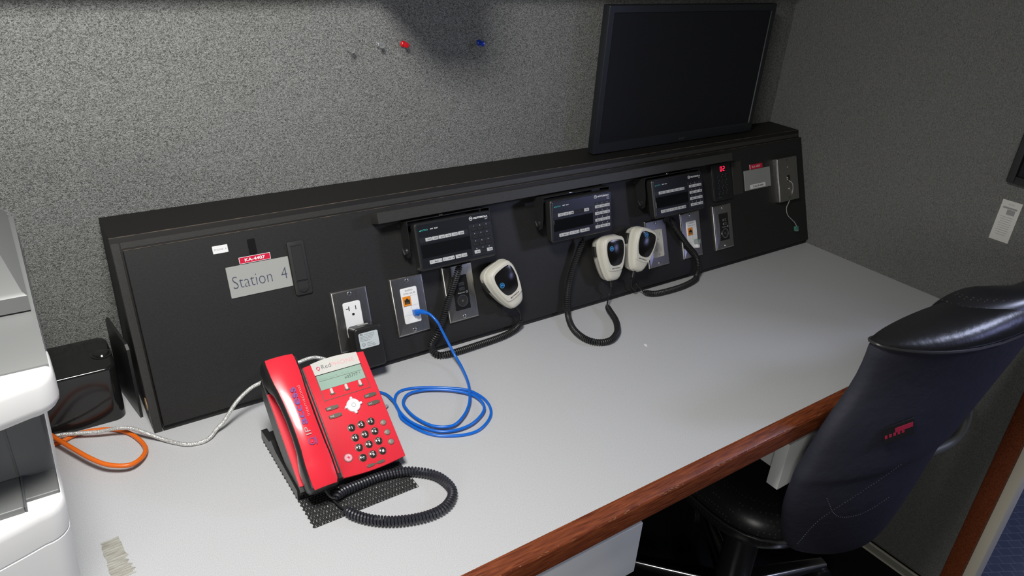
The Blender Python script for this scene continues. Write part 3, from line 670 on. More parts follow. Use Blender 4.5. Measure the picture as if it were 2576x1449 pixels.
opts = [(-.200, .052, .010), (-.1650, .058, .0180), (-.1430, .0570, .0190), (-.1290, .0310, .0190), (-.1130, -.0020, .0185), (-.0940, -.0390, .0180), (-.0750, -.0640, .0160), (-.0500, -.0760, .0130), (-.0320, -.0660, .0100), (-.0210, -.0450, .0070), (-.0215, -.0190, .0042), (-.0320, .0120, .0040), (-.0500, .0350, .0040), (-.0730, .0480, .0040), (-.1000, .0530, .0040), (-.1210, .0460, .0040), (-.1390, .0410, .0040), (-.180, .020, .0040), (-.230, .0, .0040)]
cable('network_cable', 'orange cable looping out from beside the printer', 'cable', opts, .0036, 'orange_cable', seg=10)

# ------------------------------------------------------------------ red desk phone
TI = .6353
PH = Tr(.2075, -.2734, .020) @ Rx(TI)               # u right, v up the face, n out of the face; origin lower left corner of the dial face
ph = thing('desk_phone', 'red desk phone with handset, keypad and small screen on a black mat', 'telephone', PH)
INV = PH.inverted()
mb = MB()                                            # black slab body
def slab(pts, u0, u1, mat, mb, b=.003):
    mb.rings([[(u0 + b, v, n) for v, n in [(p[0] * 1 + (0), p[1]) for p in pts]]] if False else [[(u0, v, n) for v, n in pts], [(u1, v, n) for v, n in pts]], mat)
slab([(.004, -.001), (.002, -.012), (.020, -.030), (.100, -.036), (.165, -.030), (.184, -.014), (.185, -.001)], -.0645, .1010, 'phone_black', mb)
mb.build('body', ph)
mb = MB()                                            # stand: foot flat on the desk plus a prop behind
mb.box(.146, .304, -.262, -.098, .0022, .0120, 'phone_black', .003, T=INV)
mb.xprism([(-.114, .010), (-.100, .010), (-.126, .084), (-.146, .072)], .160, .292, 'phone_black', T=INV)
mb.xprism([(-.262, .004), (-.098, .004), (-.100, .020), (-.140, .024), (-.150, .034), (-.170, .026), (-.262, .020)], .1405, .1500, 'phone_black', T=INV)
mb.build('stand', ph)
def cap_plate(u0, u1, v0, v1, n0, n1, mat, arch=0.0, segs=8, lean=0):
    mb = MB(); top = [(u1 + (u0 - u1) * k / segs, v1 + arch * math.sin(math.pi * (k / segs) * .9 + .15)) for k in range(segs + 1)]
    bot = [(u0 + (u1 - u0) * k / segs, v0 - arch * .9 * math.sin(math.pi * (k / segs) * .9 + .15)) for k in range(segs + 1)]
    out = bot + top
    c = (sum(p[0] for p in out) / len(out), sum(p[1] for p in out) / len(out))
    ins = [(x + (c[0] - x) * .012, y + (c[1] - y) * .010) for x, y in out]
    mb.rings([[(x, y, n0) for x, y in out], [(x, y, n1 - .0006) for x, y in out], [(x, y, n1) for x, y in ins]], mat); return mb
mb = cap_plate(0, .1012, .0025, .1845, -.004, .0022, 'phone_red', arch=.0045)
mb.build('faceplate', ph)
mb = cap_plate(-.0635, -.0030, .012, .160, -.004, .0008, 'phone_red', arch=.001); mb.build('cradle', ph)
mb = MB(); mb.box(-.050, -.030, .128, .140, .0008, .0030, 'black_plastic', .0008); mb.build('hook_switch', ph)
z = .0022
mb = MB()
out = [(.0130, .1665), (.0885, .1665), (.0890, .1872), (.0700, .1895), (.0500, .1903), (.0300, .1896), (.0122, .1872)]
mb.rings([[(x, y, z - .001) for x, y in out], [(x, y, z + .0012) for x, y in out]], 'phone_silver')
zz_ = z + .0012
mb.txt('Red', .0270, .1742, .0068, 'dark_print', w=.0150, z=zz_, bold=-.012); mb.txt('PHONE', .0430, .1742, .0068, 'pink_print', w=.0385, z=zz_, bold=-.012)
mb.ring(.0030, .0021, zz_, zz_ + .0002, 'magenta_print', cx=.0215, cy=.1768); mb.cyl(.0010, zz_, zz_ + .0002, 'magenta_print', cx=.0200, cy=.1785, seg=10)
mb.add([(.0200, .1735, zz_ + .0002), (.0230, .1735, zz_ + .0002), (.0230, .1743, zz_ + .0002), (.0200, .1743, zz_ + .0002)], [(0, 1, 2, 3)], 'magenta_print'); mb.add([(.0211, .1722, zz_ + .0002), (.0218, .1722, zz_ + .0002), (.0218, .1748, zz_ + .0002), (.0211, .1748, zz_ + .0002)], [(0, 1, 2, 3)], 'magenta_print')
mb.build('brand_panel', ph)
mb = MB(); mb.plate(.0760, .0012, z, z + .0012, 'ink', r=.0003, b=.0002, cx=.0512, cy=.1662)
mb.plate(.0740, .0250, z - .001, z + .0007, 'lcd', r=.0005, b=.0002, cx=.0512, cy=.1534)
zl = z + .0007
mb.txt('Mon, Jul 9,  7:14', .0160, .1560, .0042, 'lcd_ghost', w=.050, z=zl); mb.plate(.0700, .0005, zl, zl + .0001, 'lcd_ink', r=.0001, b=.00003, cx=.0512, cy=.1555)
mb.txt('x35777', .0560, .1487, .0050, 'lcd_ink', w=.0225, z=zl, bold=.0); mb.txt('1', .0815, .1505, .0035, 'lcd_ink', z=zl)
mb.build('screen', ph)
mb = MB()
for (x, y, w_, h_) in ((.0135, .1535, .0009, .0640), (.0895, .1450, .0009, .0440), (.0515, .1235, .0765, .0009)):
    mb.plate(w_, h_, z - .001, z + .0005, 'key_metal', r=.0002, b=.0001, cx=x, cy=y)
mb.build('screen_trim', ph)
for x in (.0290, .0532, .0762):
    mb = MB(); mb.rings([[(a, b, z) for a, b in rr(.0085, .0035, .0017, x, .1310)], [(a, b, z + .0015) for a, b in rr(.0080, .0032, .0015, x, .1312)]], 'key_metal')
    mb.rings([[(a, b, z) for a, b in rr(.0044, .0095, .0018, x, .1355)], [(a, b, z + .0020) for a, b in rr(.0040, .0090, .0016, x, .1357)]], 'phone_silver'); mb.build('soft_key', ph)
def long_key(x, y, tx, name, ang=0):
    mb = MB(); T = Tr(x, y, 0)
    o = [(-.0105, -.0026), (0, -.0036), (.0095, -.0026), (.0105, 0), (.0095, .0026), (0, .0036), (-.0105, .0026)]
    mb.rings([[(a, b, z) for a, b in o], [(a * .95, b * .9, z + .0020) for a, b in o]], 'key_metal', T)
    if tx: mb.txt(tx, -.0085, -.0010, .0021, 'white_print', z=z + .0020, T=T, w=.0055)
    mb.build(name, ph)
long_key(.0207, .1095, 'dial', 'menu_key'); long_key(.0212, .0960, 'msg', 'messages_key'); long_key(.0845, .1110, 'Line 1', 'line_key'); long_key(.0848, .0972, 'Line 2', 'line_key')
mb = MB()
o = []
for k in range(32):
    a = 2 * math.pi * k / 32; q_ = .0110 + .0026 * max(0, math.cos(4 * a)) ** 6
    o.append((.0530 + q_ * math.cos(a), .1033 + q_ * math.sin(a)))
ci = lambda f: [(.0530 + (x - .0530) * f, .1033 + (y - .1033) * f) for x, y in o]
mb.rings([[(x, y, z) for x, y in o], [(x, y, z + .0020) for x, y in ci(.97)], [(x, y, z + .0028) for x, y in ci(.88)]], 'nav_white')
mb.ring(.0034, .0029, z + .0026, z + .0031, 'sign_grey', cx=.0530, cy=.1033, seg=20); mb.build('navigation_pad', ph)
for k in range(4):
    a = math.pi / 2 * k; mb = MB(); mb.cyl(.0022, z, z + .0036, 'nav_white', cx=.0530 + .0120 * math.cos(a), cy=.1033 + .0120 * math.sin(a), b=.001, seg=16); mb.build('arrow_key', ph)
sub = ['', 'ABC', 'DEF', 'GHI', 'JKL', 'MNO', 'PQRS', 'TUV', 'WXYZ', '', 'OPER', '']
for i, ch in enumerate('123456789*0#'):
    x = .0374 + (i % 3) * .0161; y = .0702 - (i // 3) * .01655
    mb = MB(); mb.ring(.0063, .0054, z - .0002, z + .0006, 'key_metal', cx=x, cy=y, seg=26)
    mb.lathe([(.0055, z), (.0055, z + .0020), (.0050, z + .0028), (.0036, z + .0033), (.0018, z + .0035), (.0001, z + .00355)], 'key_dark', Tr(x, y, 0))
    mb.txt(ch, x, y - .0030, .0044, 'white_print', z=z + .0036, align='C', bold=.03)
    if sub[i]: mb.txt(sub[i], x, y + .0024, .0012, 'white_print', z=z + .0036, align='C', bold=.02)
    mb.build('dial_key', ph)
for nm, x, y, mt in (('headset_key', .0876, .0622, 'key_silver'), ('hold_key', .0877, .0457, 'key_silver'), ('speaker_key', .0878, .0295, 'key_silver'), ('mute_key', .0165, .0278, 'pink_print')):
    mb = MB(); rd = .0042 if mt == 'key_silver' else .0060
    mb.ring(rd + .0008, rd, z - .0002, z + .0006, 'key_metal', cx=x, cy=y, seg=24); mb.lathe([(rd, z), (rd, z + .0016), (rd * .85, z + .0025), (.0001, z + .0029)], mt, Tr(x, y, 0))
    if nm == 'mute_key': mb.box(x - .0038, x + .0038, y - .0006, y + .0006, z + .0026, z + .0031, 'white_print', .0002, T=Tr(x, y, 0) @ Rz(.8) @ Tr(-x, -y, 0)); mb.cyl(.0018, z + .0026, z + .0031, 'magenta_print', cx=x, cy=y)
    mb.build(nm, ph)
mb = MB()
for sx in (-1, 1):
    mb.rings([[(.0528 + sx * .0085 + a, .0056 + b * (1) , z) for a, b in rr(.0130, .0052, .0025)], [(.0528 + sx * .0085 + a, .0056 + b, z + .0018) for a, b in rr(.0115, .0040, .0019)]], 'key_metal')
mb.box(.048, .058, .0048, .0064, z, z + .0008, 'key_metal', .0003); mb.build('volume_key', ph)
# handset
hs = [(-.0085, -.0365, .0140, .014, .030), (-.0060, -.0365, .0185, .006, .035), (.0, -.0365, .0205, .0025, .038), (.028, -.0365, .0210, .0025, .0405), (.040, -.0365, .0205, .010, .042), (.052, -.0368, .0195, .022, .0440),
      (.075, -.0372, .0190, .028, .0462), (.100, -.0376, .0190, .030, .0470), (.125, -.0380, .0200, .028, .0462), (.146, -.0382, .0215, .022, .0450), (.158, -.0384, .0228, .009, .0440), (.170, -.0385, .0235, .0030, .0432), (.192, -.0385, .0238, .0025, .0405), (.199, -.0385, .0228, .006, .0385), (.2035, -.0385, .0190, .012, .034)]
mb = MB(); Rg = []
for v, c, hw, n0, n1 in hs:
    Rg.append([(c + x, v, (n0 + n1) / 2 + y) for x, y in rr(hw * 2 + .005, n1 - n0 - .002, min(.008, (n1 - n0) * .4), 0, -.001, 5)])
mb.rings(Rg, 'phone_black'); hb = mb.build('handset', ph, ang=60)
mb = MB(); top = []
cols = 10
rows = []
P_ = [Vector((v, c, hw)) for v, c, hw, _, _ in hs]; Q_ = [n1 for *_, n1 in hs]
def hcap(zoff, shrink):
    G = []
    for (v, c, hw, n0, n1) in hs[1:-1]:
        G.append([(c - (hw - shrink) + 2 * (hw - shrink) * k / cols, v, n1 + zoff + .0030 * (1 - (2 * k / cols - 1) ** 2) - .0016) for k in range(cols + 1)])
    return G
G = hcap(.0008, .0022)
V = [p for r in G for p in r]; nC = cols + 1; Fq = []
for a in range(len(G) - 1):
    for k in range(cols): Fq.append((a * nC + k, a * nC + k + 1, (a + 1) * nC + k + 1, (a + 1) * nC + k))
o_ = len(V); G2 = hcap(-.0035, .0022); V += [p for r in G2 for p in r]
ed = [k for k in range(nC)] + [a * nC + cols for a in range(1, len(G))] + [(len(G) - 1) * nC + k for k in range(cols - 1, -1, -1)] + [a * nC for a in range(len(G) - 2, 0, -1)]
for a, b in zip(ed, ed[1:] + ed[:1]): Fq.append((b, a, a + o_, b + o_))
mb.add(V, Fq, 'phone_red_gloss')
TH = lambda u, v, n: Matrix(((0, -1, 0, u), (1, 0, 0, v), (0, 0, 1, n), (0, 0, 0, 1)))
mb.build('handset_cover', hb, ang=60, fix=False)
mb = MB(); nT = .0503
mb.txt('IP', .0, 0, .0075, 'grey_print', w=.0120, T=TH(-.0345, .0690, nT - .0008)); mb.txt('access', 0, 0, .0075, 'violet_print', w=.0590, T=TH(-.0345, .0850, nT - .0004), bold=.015)
mb.txt('International', 0, 0, .0042, 'pale_red_print', w=.0480, T=TH(-.0270, .0960, nT - .0010))
mb.ring(.0052, .0042, 0, .0002, 'violet_print', T=Tr(-.0370, .0590, nT - .0026)); mb.cyl(.0014, 0, .0002, 'magenta_print', T=Tr(-.0370, .0582, nT - .0024)); mb.box(-.006, .006, -.0006, .0006, 0, .0003, 'violet_print', .0001, T=Tr(-.0310, .0590, nT - .0024) @ Rz(1.45))
mb.build('handset_lettering', hb, fix=False)
# handset cord
hc = [(.1840, -.2950, .0120), (.1990, -.2870, .0120), (.2290, -.2830, .0095), (.2630, -.2830, .0090), (.2940, -.2900, .0088), (.3150, -.3020, .0085), (.3350, -.3240, .0085), (.3415, -.3520, .0085), (.3355, -.3720, .0085), (.3160, -.3870, .0085), (.2920, -.3910, .0085), (.2640, -.3860, .0085), (.2360, -.3740, .0085), (.2120, -.3560, .0085), (.1960, -.3360, .0085), (.1890, -.3190, .0085)]
mb = MB(); mb.coil([INV @ Vector(p) for p in hc], .0056, .00225, 'cord_grey', pitch=.0048)
mb.tube([INV @ Vector(p) for p in catmull([(.1890, -.3190, .0085), (.1850, -.3060, .0080), (.1820, -.2900, .0090), (.1790, -.2720, .0220)], 6)], .0016, 'rubber')
mb.tube([INV @ Vector(p) for p in catmull([(.1840, -.2950, .0120), (.1780, -.2900, .0150), (.1720, -.2750, .0280)], 6)], .0018, 'rubber')
mb.build('handset_cord', ph)
mb = MB(); mb.box(.300, .316, -.128, -.119, .003, .012, 'chrome', .001, T=INV @ Tr(0, 0, 0)); mb.tube([INV @ Vector(p) for p in catmull([(.316, -.1235, .0075), (.330, -.118, .006), (.342, -.125, .005), (.352, -.120, .004)], 5)], .0028, 'grey_wire'); mb.build('line_plug', ph)

# ------------------------------------------------------------------ non-slip mat
mb = MB(); T0 = Tr(.142, -.3235, 0)
nx, ny = 34, 46
Wm, Hm = .163, .222
for j in range(ny):
    y = (j + .5) * Hm / ny
    for i in range(nx):
        if j > 15 and i > 3 and i < 28: continue          # hidden under the phone stand
        x = (i + (.5 if j % 2 else 0)) * Wm / nx + rnd.uniform(-.0002, .0002)
        mb.rings([[(a, b, .0003) for a, b in rr(.0042, .0036, .0012, x, y, 1)], [(a, b, .0016) for a, b in rr(.0042, .0036, .0012, x, y, 1)], [(a, b, .0021) for a, b in rr(.0022, .0018, .0006, x, y, 1)]], 'mat_black')
for j in range(0, ny + 1, 1): mb.box(0, Wm, j * Hm / ny - .0003, j * Hm / ny + .0003, .0002, .0008, 'mat_black', .0)
for i in range(nx + 1): mb.box(i * Wm / nx - .0003, i * Wm / nx + .0003, 0, Hm, .0002, .0008, 'mat_black', .0)
tag(mb.build('non_slip_mat', None, T0), 'black woven non-slip mat under the red phone', 'mat')

# tape residue and crumb
mb = MB(); rt = random.Random(11)
lft = []; rgt = []
for k in range(18):
    y = -.205 - k * .0045; lft.append((-.1085 + rt.uniform(-.001, .0012) + k * .0002, y)); rgt.append((-.0865 + rt.uniform(-.002, .002) + k * .0006 * (1 if k % 2 else .4), y + .002))
for k in range(17):
    a, b, c, d = lft[k], lft[k + 1], rgt[k + 1], rgt[k]
    mb.rings([[(a[0], a[1], .0001), (b[0], b[1] + .0004, .0001), (c[0], c[1] + .0006, .0001), (d[0], d[1], .0001)], [(a[0], a[1], .0004), (b[0], b[1] + .0004, .0004), (c[0], c[1] + .0006, .0004), (d[0], d[1], .0004)]], 'tape_residue')
tag(mb.build('tape_residue', None), 'patch of old beige tape residue on the desk near the printer', 'tape')
mb = MB(); mb.rings([[(.0030 * math.cos(a) * (1 + .3 * math.sin(3 * a)), .0050 * math.sin(a), zq) for a in [2 * math.pi * k / 12 for k in range(12)]] for zq in (.0002, .0012)] + [[(.0012 * math.cos(a), .002 * math.sin(a), .0018) for a in [2 * math.pi * k / 12 for k in range(12)]]], 'tape_white')
tag(mb.build('paper_scrap', None, Tr(.908, -.190, 0) @ Rz(-.3)), 'tiny white paper scrap alone on the middle of the desk', 'paper scrap')

# ------------------------------------------------------------------ black box and leaning plate left of the console
bx = thing('plastic_case', 'glossy black plastic case on the desk between printer and console', 'case', Tr(-.12, .12, 0)); q = Tr(.12, -.12, 0)
mb = MB(); mb.plate(.2235, .110, 0, .1010, 'black_gloss', r=.018, b=.0050, cx=-.1398, cy=.1210, T=q, seg=6); mb.build('body', bx)
mb = MB(); mb.ring(.0155, .0125, .1005, .1022, 'black_gloss', cx=-.0430, cy=.1140, T=q); mb.lathe([(.0122, 0), (.0122, .002), (.010, .0042), (.0001, .0052)], 'black_gloss', q @ Tr(-.043, .114, .1005)); mb.build('button', bx)
mb = MB(); mb.xprism([(.0, .001), (.006, .0), (.100, .0), (.100, .140), (.094, .147), (.008, .138), (.001, .131)], -.0022, .0022, 'black_plastic', T=Tr(-.0085, .054, 0) @ Rz(math.radians(8)))
tag(mb.build('side_plate', None), 'thin black plate standing on edge against the console end', 'plate')

# ------------------------------------------------------------------ printer
pr = thing('printer', 'white and grey multifunction printer at the left edge of the desk', 'printer', Tr(-.33, -.195, 0)); q = Tr(.33, .15, 0)
def fr_out(xr, xl, y_side, yf, yb, bulge, rc=.022):
    """plan outline: gently bowed front with rounded vertical corners; y_side is unused by the rear"""
    pts = [(xr, yb), (xl, yb)]
    hw = (xr - xl) / 2; cx = (xr + xl) / 2; r = .024
    fy = lambda x: yf - bulge * (1 - ((x - cx) / hw) ** 2)
    for k in range(7):                               # left corner
        a = math.pi + math.pi / 2 * k / 6; pts.append((xl + r + r * math.cos(a), fy(xl + r) + r + r * math.sin(a)))
    for k in range(1, 20):
        x = xl + r + (2 * hw - 2 * r) * k / 20; pts.append((x, fy(x)))
    for k in range(7):
        a = -math.pi / 2 + math.pi / 2 * k / 6; pts.append((xr - r + r * math.cos(a), fy(xr - r) + r + r * math.sin(a)))
    return pts
def layer(name, mat, specs, child=None):
    mb = MB(); mb.rings([[(x, y, z_) for x, y in fr_out(*o)] for z_, o in specs], mat, q); return mb.build(name, child or pr, ang=35)
XR, XL_ = -.1265, -.545
ins = lambda o, d: (o[0] - d, o[1] + d, o[2], o[3] + d, o[4] - d, o[5], o[6])
LO = (XR, XL_, -.290, -.315, .10, .045, .020)
layer('lower_body', 'printer_white', [(.003, ins(LO, .014)), (.012, ins(LO, .0095)), (.1665, ins(LO, .0028)), (.1680, ins(LO, .0045)), (.1695, ins(LO, .0028)), (.2000, ins(LO, .0005)), (.2075, ins(LO, .0012)), (.2100, ins(LO, .0028)), (.2110, ins(LO, .0055))])
mb = MB(); mb.box(-.520, -.1300, -.262, .09, .150, .345, 'printer_grey_mid', .003, T=q)
mb.build('column', pr)
mb = MB(); mb.box(-.500, -.1300, -.300, -.255, .2080, .2150, 'printer_grey', .002, T=q)
mb.box(-.5, -.1620, -.315, -.262, .2085, .2180, 'printer_grey', .002, T=q); mb.box(-.1620, -.1600, -.315, -.258, .207, .2184, 'printer_dark', .0005, T=q)
mb.box(-.1640, -.1620, -.2625, -.2600, .215, .300, 'printer_dark', .0004, T=q)
mb.build('output_tray', pr)
mb = MB(); mb.plate(.050, .034, .2178, .2182, 'printer_white', r=.006, b=.0002, cx=-.215, cy=-.290, T=q); mb.build('tray_sticker', pr)
SC = (-.1085, -.560, -.285, -.312, .09, .040, .022)
SC = (-.1085, -.560, -.300, -.312, -.262, .040, .022)
layer('scanner_unit', 'printer_white', [(.318, ins(SC, .007)), (.320, ins(SC, .003)), (.325, ins(SC, .0005)), (.330, SC), (.350, ins(SC, .0005)), (.3575, ins(SC, .0012)), (.3600, ins(SC, .0028)), (.3610, ins(SC, .0055))])
mb = MB(); mb.box(-.552, -.1105, -.2640, .085, .322, .3590, 'printer_grey', .003, T=q); mb.build('scanner_body', pr)
mb = MB(); mb.xprism([(-.298, .358), (.05, .358), (.05, .3925), (-.234, .3925), (-.296, .3625)], -.550, -.1112, 'printer_grey', T=q)
mb.build('control_deck', pr)
mb = MB()
Tc = q @ Tr(0, -.296, .3628) @ Rx(math.atan2(.0300, .062))
mb.plate(.300, .064, .0, .0016, 'printer_grey_mid', r=.006, b=.0008, cx=-.3100, cy=.0315, T=Tc); mb.plate(.0020, .060, .0, .0004, 'printer_dark', r=.0005, b=.0001, cx=-.158, cy=.0315, T=Tc)
mb.plate(.0260, .0075, .0016, .0022, 'chrome', r=.001, b=.0003, cx=-.188, cy=.0170, T=Tc); mb.plate(.0225, .0045, .0022, .0023, 'slot', r=.0005, b=.00005, cx=-.188, cy=.0170, T=Tc)
mb.txt('USB', -.190, .0260, .0030, 'sign_grey', z=.0017, T=Tc, align='C'); mb.build('control_panel', pr)
mb = MB()
lp = [(-.236, .3940), (-.2355, .4100), (-.2315, .4135), (-.155, .4245), (-.100, .4300), (.060, .4320), (.065, .428), (.065, .3940)]
mb.rings([[(-.540, y, z_) for y, z_ in lp], [(-.1145 - .150 * (y + .236) * min(1, max(0, (z_ - .393) / .018)) - (.003 if z_ > .413 else 0), y, z_) for y, z_ in lp]], 'printer_grey', q); mb.build('scanner_lid', pr)

# ------------------------------------------------------------------ push pins
def pin(label, x, zc, mat, yaw=.0):
    P = Tr(x, .207, zc) @ Rx(math.pi / 2)
    t = thing('push_pin', label, 'push pin', P, 'push pins in the carpeted wall')
    MB().lathe([(.0001, .0015), (.0054, .0015), (.0060, .0026), (.0054, .0042), (.0032, .0056), (.0026, .0090), (.0028, .0115), (.0042, .0132), (.0050, .0148), (.0050, .0165), (.0042, .0176), (.0001, .0180)], mat, seg=20).build('head', t)
    MB().cyl(.0005, -.006, .002, 'chrome', seg=8).build('needle', t)
pin('clear push pin, leftmost of the four on the wall', .4455, .5470, 'pin_clear')
pin('clear push pin just left of the red pin', .5030, .5530, 'pin_clear')
pin('red push pin in the grey wall', .5520, .5520, 'pin_red')
pin('blue push pin alone to the right of the red one', .7200, .5490, 'pin_blue')

# ------------------------------------------------------------------ monitor
mo = thing('monitor', 'black computer monitor, switched off, standing on the console', 'monitor', Tr(1.275, .15, zt)); q = Tr(-1.275, -.15, -zt)
x0, x1, z0, z1 = 1.0080, 1.5670, .3000, .6235
Tm = q @ Matrix(((1, 0, 0, 0), (0, 0, -1, .1500), (0, 1, 0, 0), (0, 0, 0, 1)))
cxm, czm = (x0 + x1) / 2, (z0 + z1) / 2
mb = MB()
def rect(w_, h_, n, dy=0): return [(x, y, n) for x, y in rr(w_, h_, .002, cxm, czm + dy, 2)]
Wm_, Hm_ = x1 - x0, z1 - z0
mb.rings([rect(Wm_ - .10, Hm_ - .10, -.046), rect(Wm_ - .02, Hm_ - .02, -.026), rect(Wm_, Hm_, -.020), rect(Wm_, Hm_, -.0015), rect(Wm_ - .002, Hm_ - .002, 0), rect(Wm_ - .030, Hm_ - .038, 0, .004), rect(Wm_ - .034, Hm_ - .042, -.0030, .004)], 'monitor_bezel', Tm)
mb.txt('acer', cxm + .010, z0 + .0060, .0050, 'logo_dim', z=.0, T=Tm, align='C', w=.020); mb.build('housing', mo)
mb = MB(); mb.plate(Wm_ - .033, Hm_ - .041, -.0034, -.0022, 'monitor_screen', r=.001, b=.0001, cx=cxm, cy=czm + .004, T=Tm); mb.build('screen', mo)
mb = MB(); mb.box(cxm - .05, cxm + .05, .1785, .1980, zt, z0 + .10, 'black_plastic', .003, T=q); mb.box(cxm - .12, cxm + .12, .160, .2040, zt, zt + .006, 'black_plastic', .002, T=q); mb.build('stand', mo)

# ------------------------------------------------------------------ paper notice and picture frame on the side wall
mb = MB(); Tn = Matrix(((0, 0, -1, L), (-1, 0, 0, 0), (0, 1, 0, 0), (0, 0, 0, 1)))      # x -> -y, y -> z, z -> -x (out of wall)
mb.plate(.0415, .0945, 0, .0004, 'paper', r=.0003, b=.0001, cx=.4605, cy=.2325, T=Tn)
mb.txt('NOTICE', .4605, .2700, .0034, 'paper_ink', w=.012, z=.0004, align='C', T=Tn)
mb.plate(.0300, .0040, .0004, .00055, 'paper_ink', r=.0002, b=.0001, cx=.4600, cy=.2630, T=Tn); mb.plate(.0170, .0120, .0004, .00055, 'paper_ink', r=.0002, b=.0001, cx=.4640, cy=.2540, T=Tn)
for k in range(9): mb.plate(.028 - (k % 3) * .003, .0009, .0004, .0005, 'paper_ink', r=.0001, b=.00003, cx=.4600, cy=.2420 - k * .0052, T=Tn)
tag(mb.build('paper_notice', None), 'small white printed notice pinned to the right wall', 'notice')
pf = thing('picture_frame', 'black frame cut off at the right edge, above the white notice', 'picture frame', Tr(L, -.58, .47)); q = Tr(-L, .58, -.47)
mb = MB(); Tq = q @ Tn
for (a, b, c, d) in ((.4365, .4525, .322, .620), (.725, .741, .322, .620), (.4525, .725, .322, .338), (.4525, .725, .604, .620)):
    mb.box(a, b, c, d, .0005, .018, 'black_plastic', .0015, T=Tq)
mb.build('frame', pf); MB().plate(.274, .268, .0005, .006, 'monitor_screen', r=.001, b=.0002, cx=.5888, cy=.471, T=Tq).build('backing', pf)

# ------------------------------------------------------------------ office chair
ch = thing('office_chair', 'black leather executive chair pulled up to the right end of the desk', 'chair', Tr(1.22, -.42, ZF)); q = Tr(-1.22, .42, -ZF)
def sq(w_, d_, n=28, e=2.6):
    o = []
    for k in range(n):
        a = 2 * math.pi * k / n; c, s_ = math.cos(a), math.sin(a)
        o.append((w_ / 2 * math.copysign(abs(c) ** (2 / e), c), d_ / 2 * math.copysign(abs(s_) ** (2 / e), s_)))
    return o
YAW = math.radians(-5)
def yl(z_): return -.52 - .12 * (z_ + .3)
def back_ring(z_, xl, xr, th, dy=0.0, sag=0.0, bow=.03, n=40, e=2.8):
    cx, hw = (xl + xr) / 2, (xr - xl) / 2; o = []
    for x, y in sq(2 * hw, th, n, e):
        u_ = x / hw
        zz = z_ - sag * (1 - ((u_ - .25) / 1.25) ** 2 if u_ > -1 else 0)
        o.append((cx + x, yl(z_) - .024 - .046 * u_ * .55 - bow * (1 - u_ * u_) + y + dy, zz))
    return o
rows = [(-.425, 1.20, 1.30, .015), (-.415, 1.13, 1.345, .045), (-.385, 1.090, 1.365, .065), (-.330, 1.055, 1.385, .072), (-.260, 1.020, 1.395, .075), (-.200, .992, 1.405, .072), (-.150, .984, 1.42, .064), (-.128, .982, 1.44, .064), (-.118, .982, 1.45, .080),
        (-.080, .992, 1.48, .074), (-.010, .998, 1.53, .072), (.045, 1.030, 1.565, .072), (.095, 1.046, 1.57, .072), (.150, 1.040, 1.57, .074), (.176, 1.032, 1.57, .080), (.181, 1.060, 1.55, .055)]
mb = MB(); mb.rings([back_ring(z_, a, b, th, sag=(.028 if z_ > .12 else .014 if z_ > .08 else 0)) for z_, a, b, th in rows], 'shell_fabric', q)
ob = mb.build('backrest_shell', ch, ang=80)
def subsurf(o, l=1):
    s = o.modifiers.new('subdivision', 'SUBSURF'); s.levels = l; s.render_levels = l
subsurf(ob)
rowst = [(.160, 1.07, 1.55, .04, .028), (.172, 1.036, 1.57, .078, .028), (.178, 1.033, 1.57, .078, .028), (.183, 1.046, 1.565, .084, .027), (.190, 1.085, 1.550, .082, .018), (.196, 1.15, 1.51, .068, .008), (.200, 1.21, 1.45, .045, .002), (.201, 1.27, 1.38, .012, .0)]
mb = MB(); mb.rings([back_ring(z_, a, b, th, sag=sg) for z_, a, b, th, sg in rowst], 'leather', q)
ob = mb.build('headrest', ch, ang=80); subsurf(ob)
mb = MB(); R3_ = [back_ring(z_, a, b, th, sag=sg) for z_, a, b, th, sg in [(.170, 1.22, 1.60, .086, .024), (.185, 1.225, 1.59, .090, .014), (.199, 1.245, 1.56, .080, .005), (.210, 1.28, 1.53, .058, 0), (.2160, 1.33, 1.49, .03, 0)]]
mb.rings(R3_, 'perforated_leather', q); ob = mb.build('head_pad', ch, ang=80); subsurf(ob); ob['label'] = 'perforated leather pad at the middle of the top'
pr_ = back_ring(.175, 1.0335, 1.5705, .0810, sag=.028)
mb = MB(); mb.tube([Vector(p) for p in pr_] + [Vector(pr_[0])], .0030, 'piping', 8, q, closed=True); mb.build('piping', ch)
mb = MB()
mb.rings([back_ring(z_, a, b, .050, dy=.024) for z_, a, b in [(-.36, 1.18, 1.38), (-.28, 1.13, 1.40), (-.16, 1.11, 1.43), (-.02, 1.11, 1.50), (.06, 1.15, 1.52), (.13, 1.19, 1.52), (.175, 1.20, 1.50)]], 'leather', q); ob = mb.build('back_cushion', ch, ang=80); subsurf(ob)
mb = MB(); Tg = q @ Tr(1.125, -.6255, -.012) @ Rz(math.radians(-20)) @ Rx(math.radians(82)) @ Rz(math.radians(14))
mb.plate(.066, .036, 0, .0012, 'black_plastic', r=.001, b=.0004, T=Tg); mb.box(-.008, .030, .0, .010, .001, .0018, 'embroid', .0003, T=Tg)
for k in range(5): mb.box(-.030 + k * .009, -.0245 + k * .009, -.006, .001, .001, .0018, 'embroid', .0003, T=Tg)
mb.build('brand_tag', ch)['label'] = 'small black tag with red stitching'
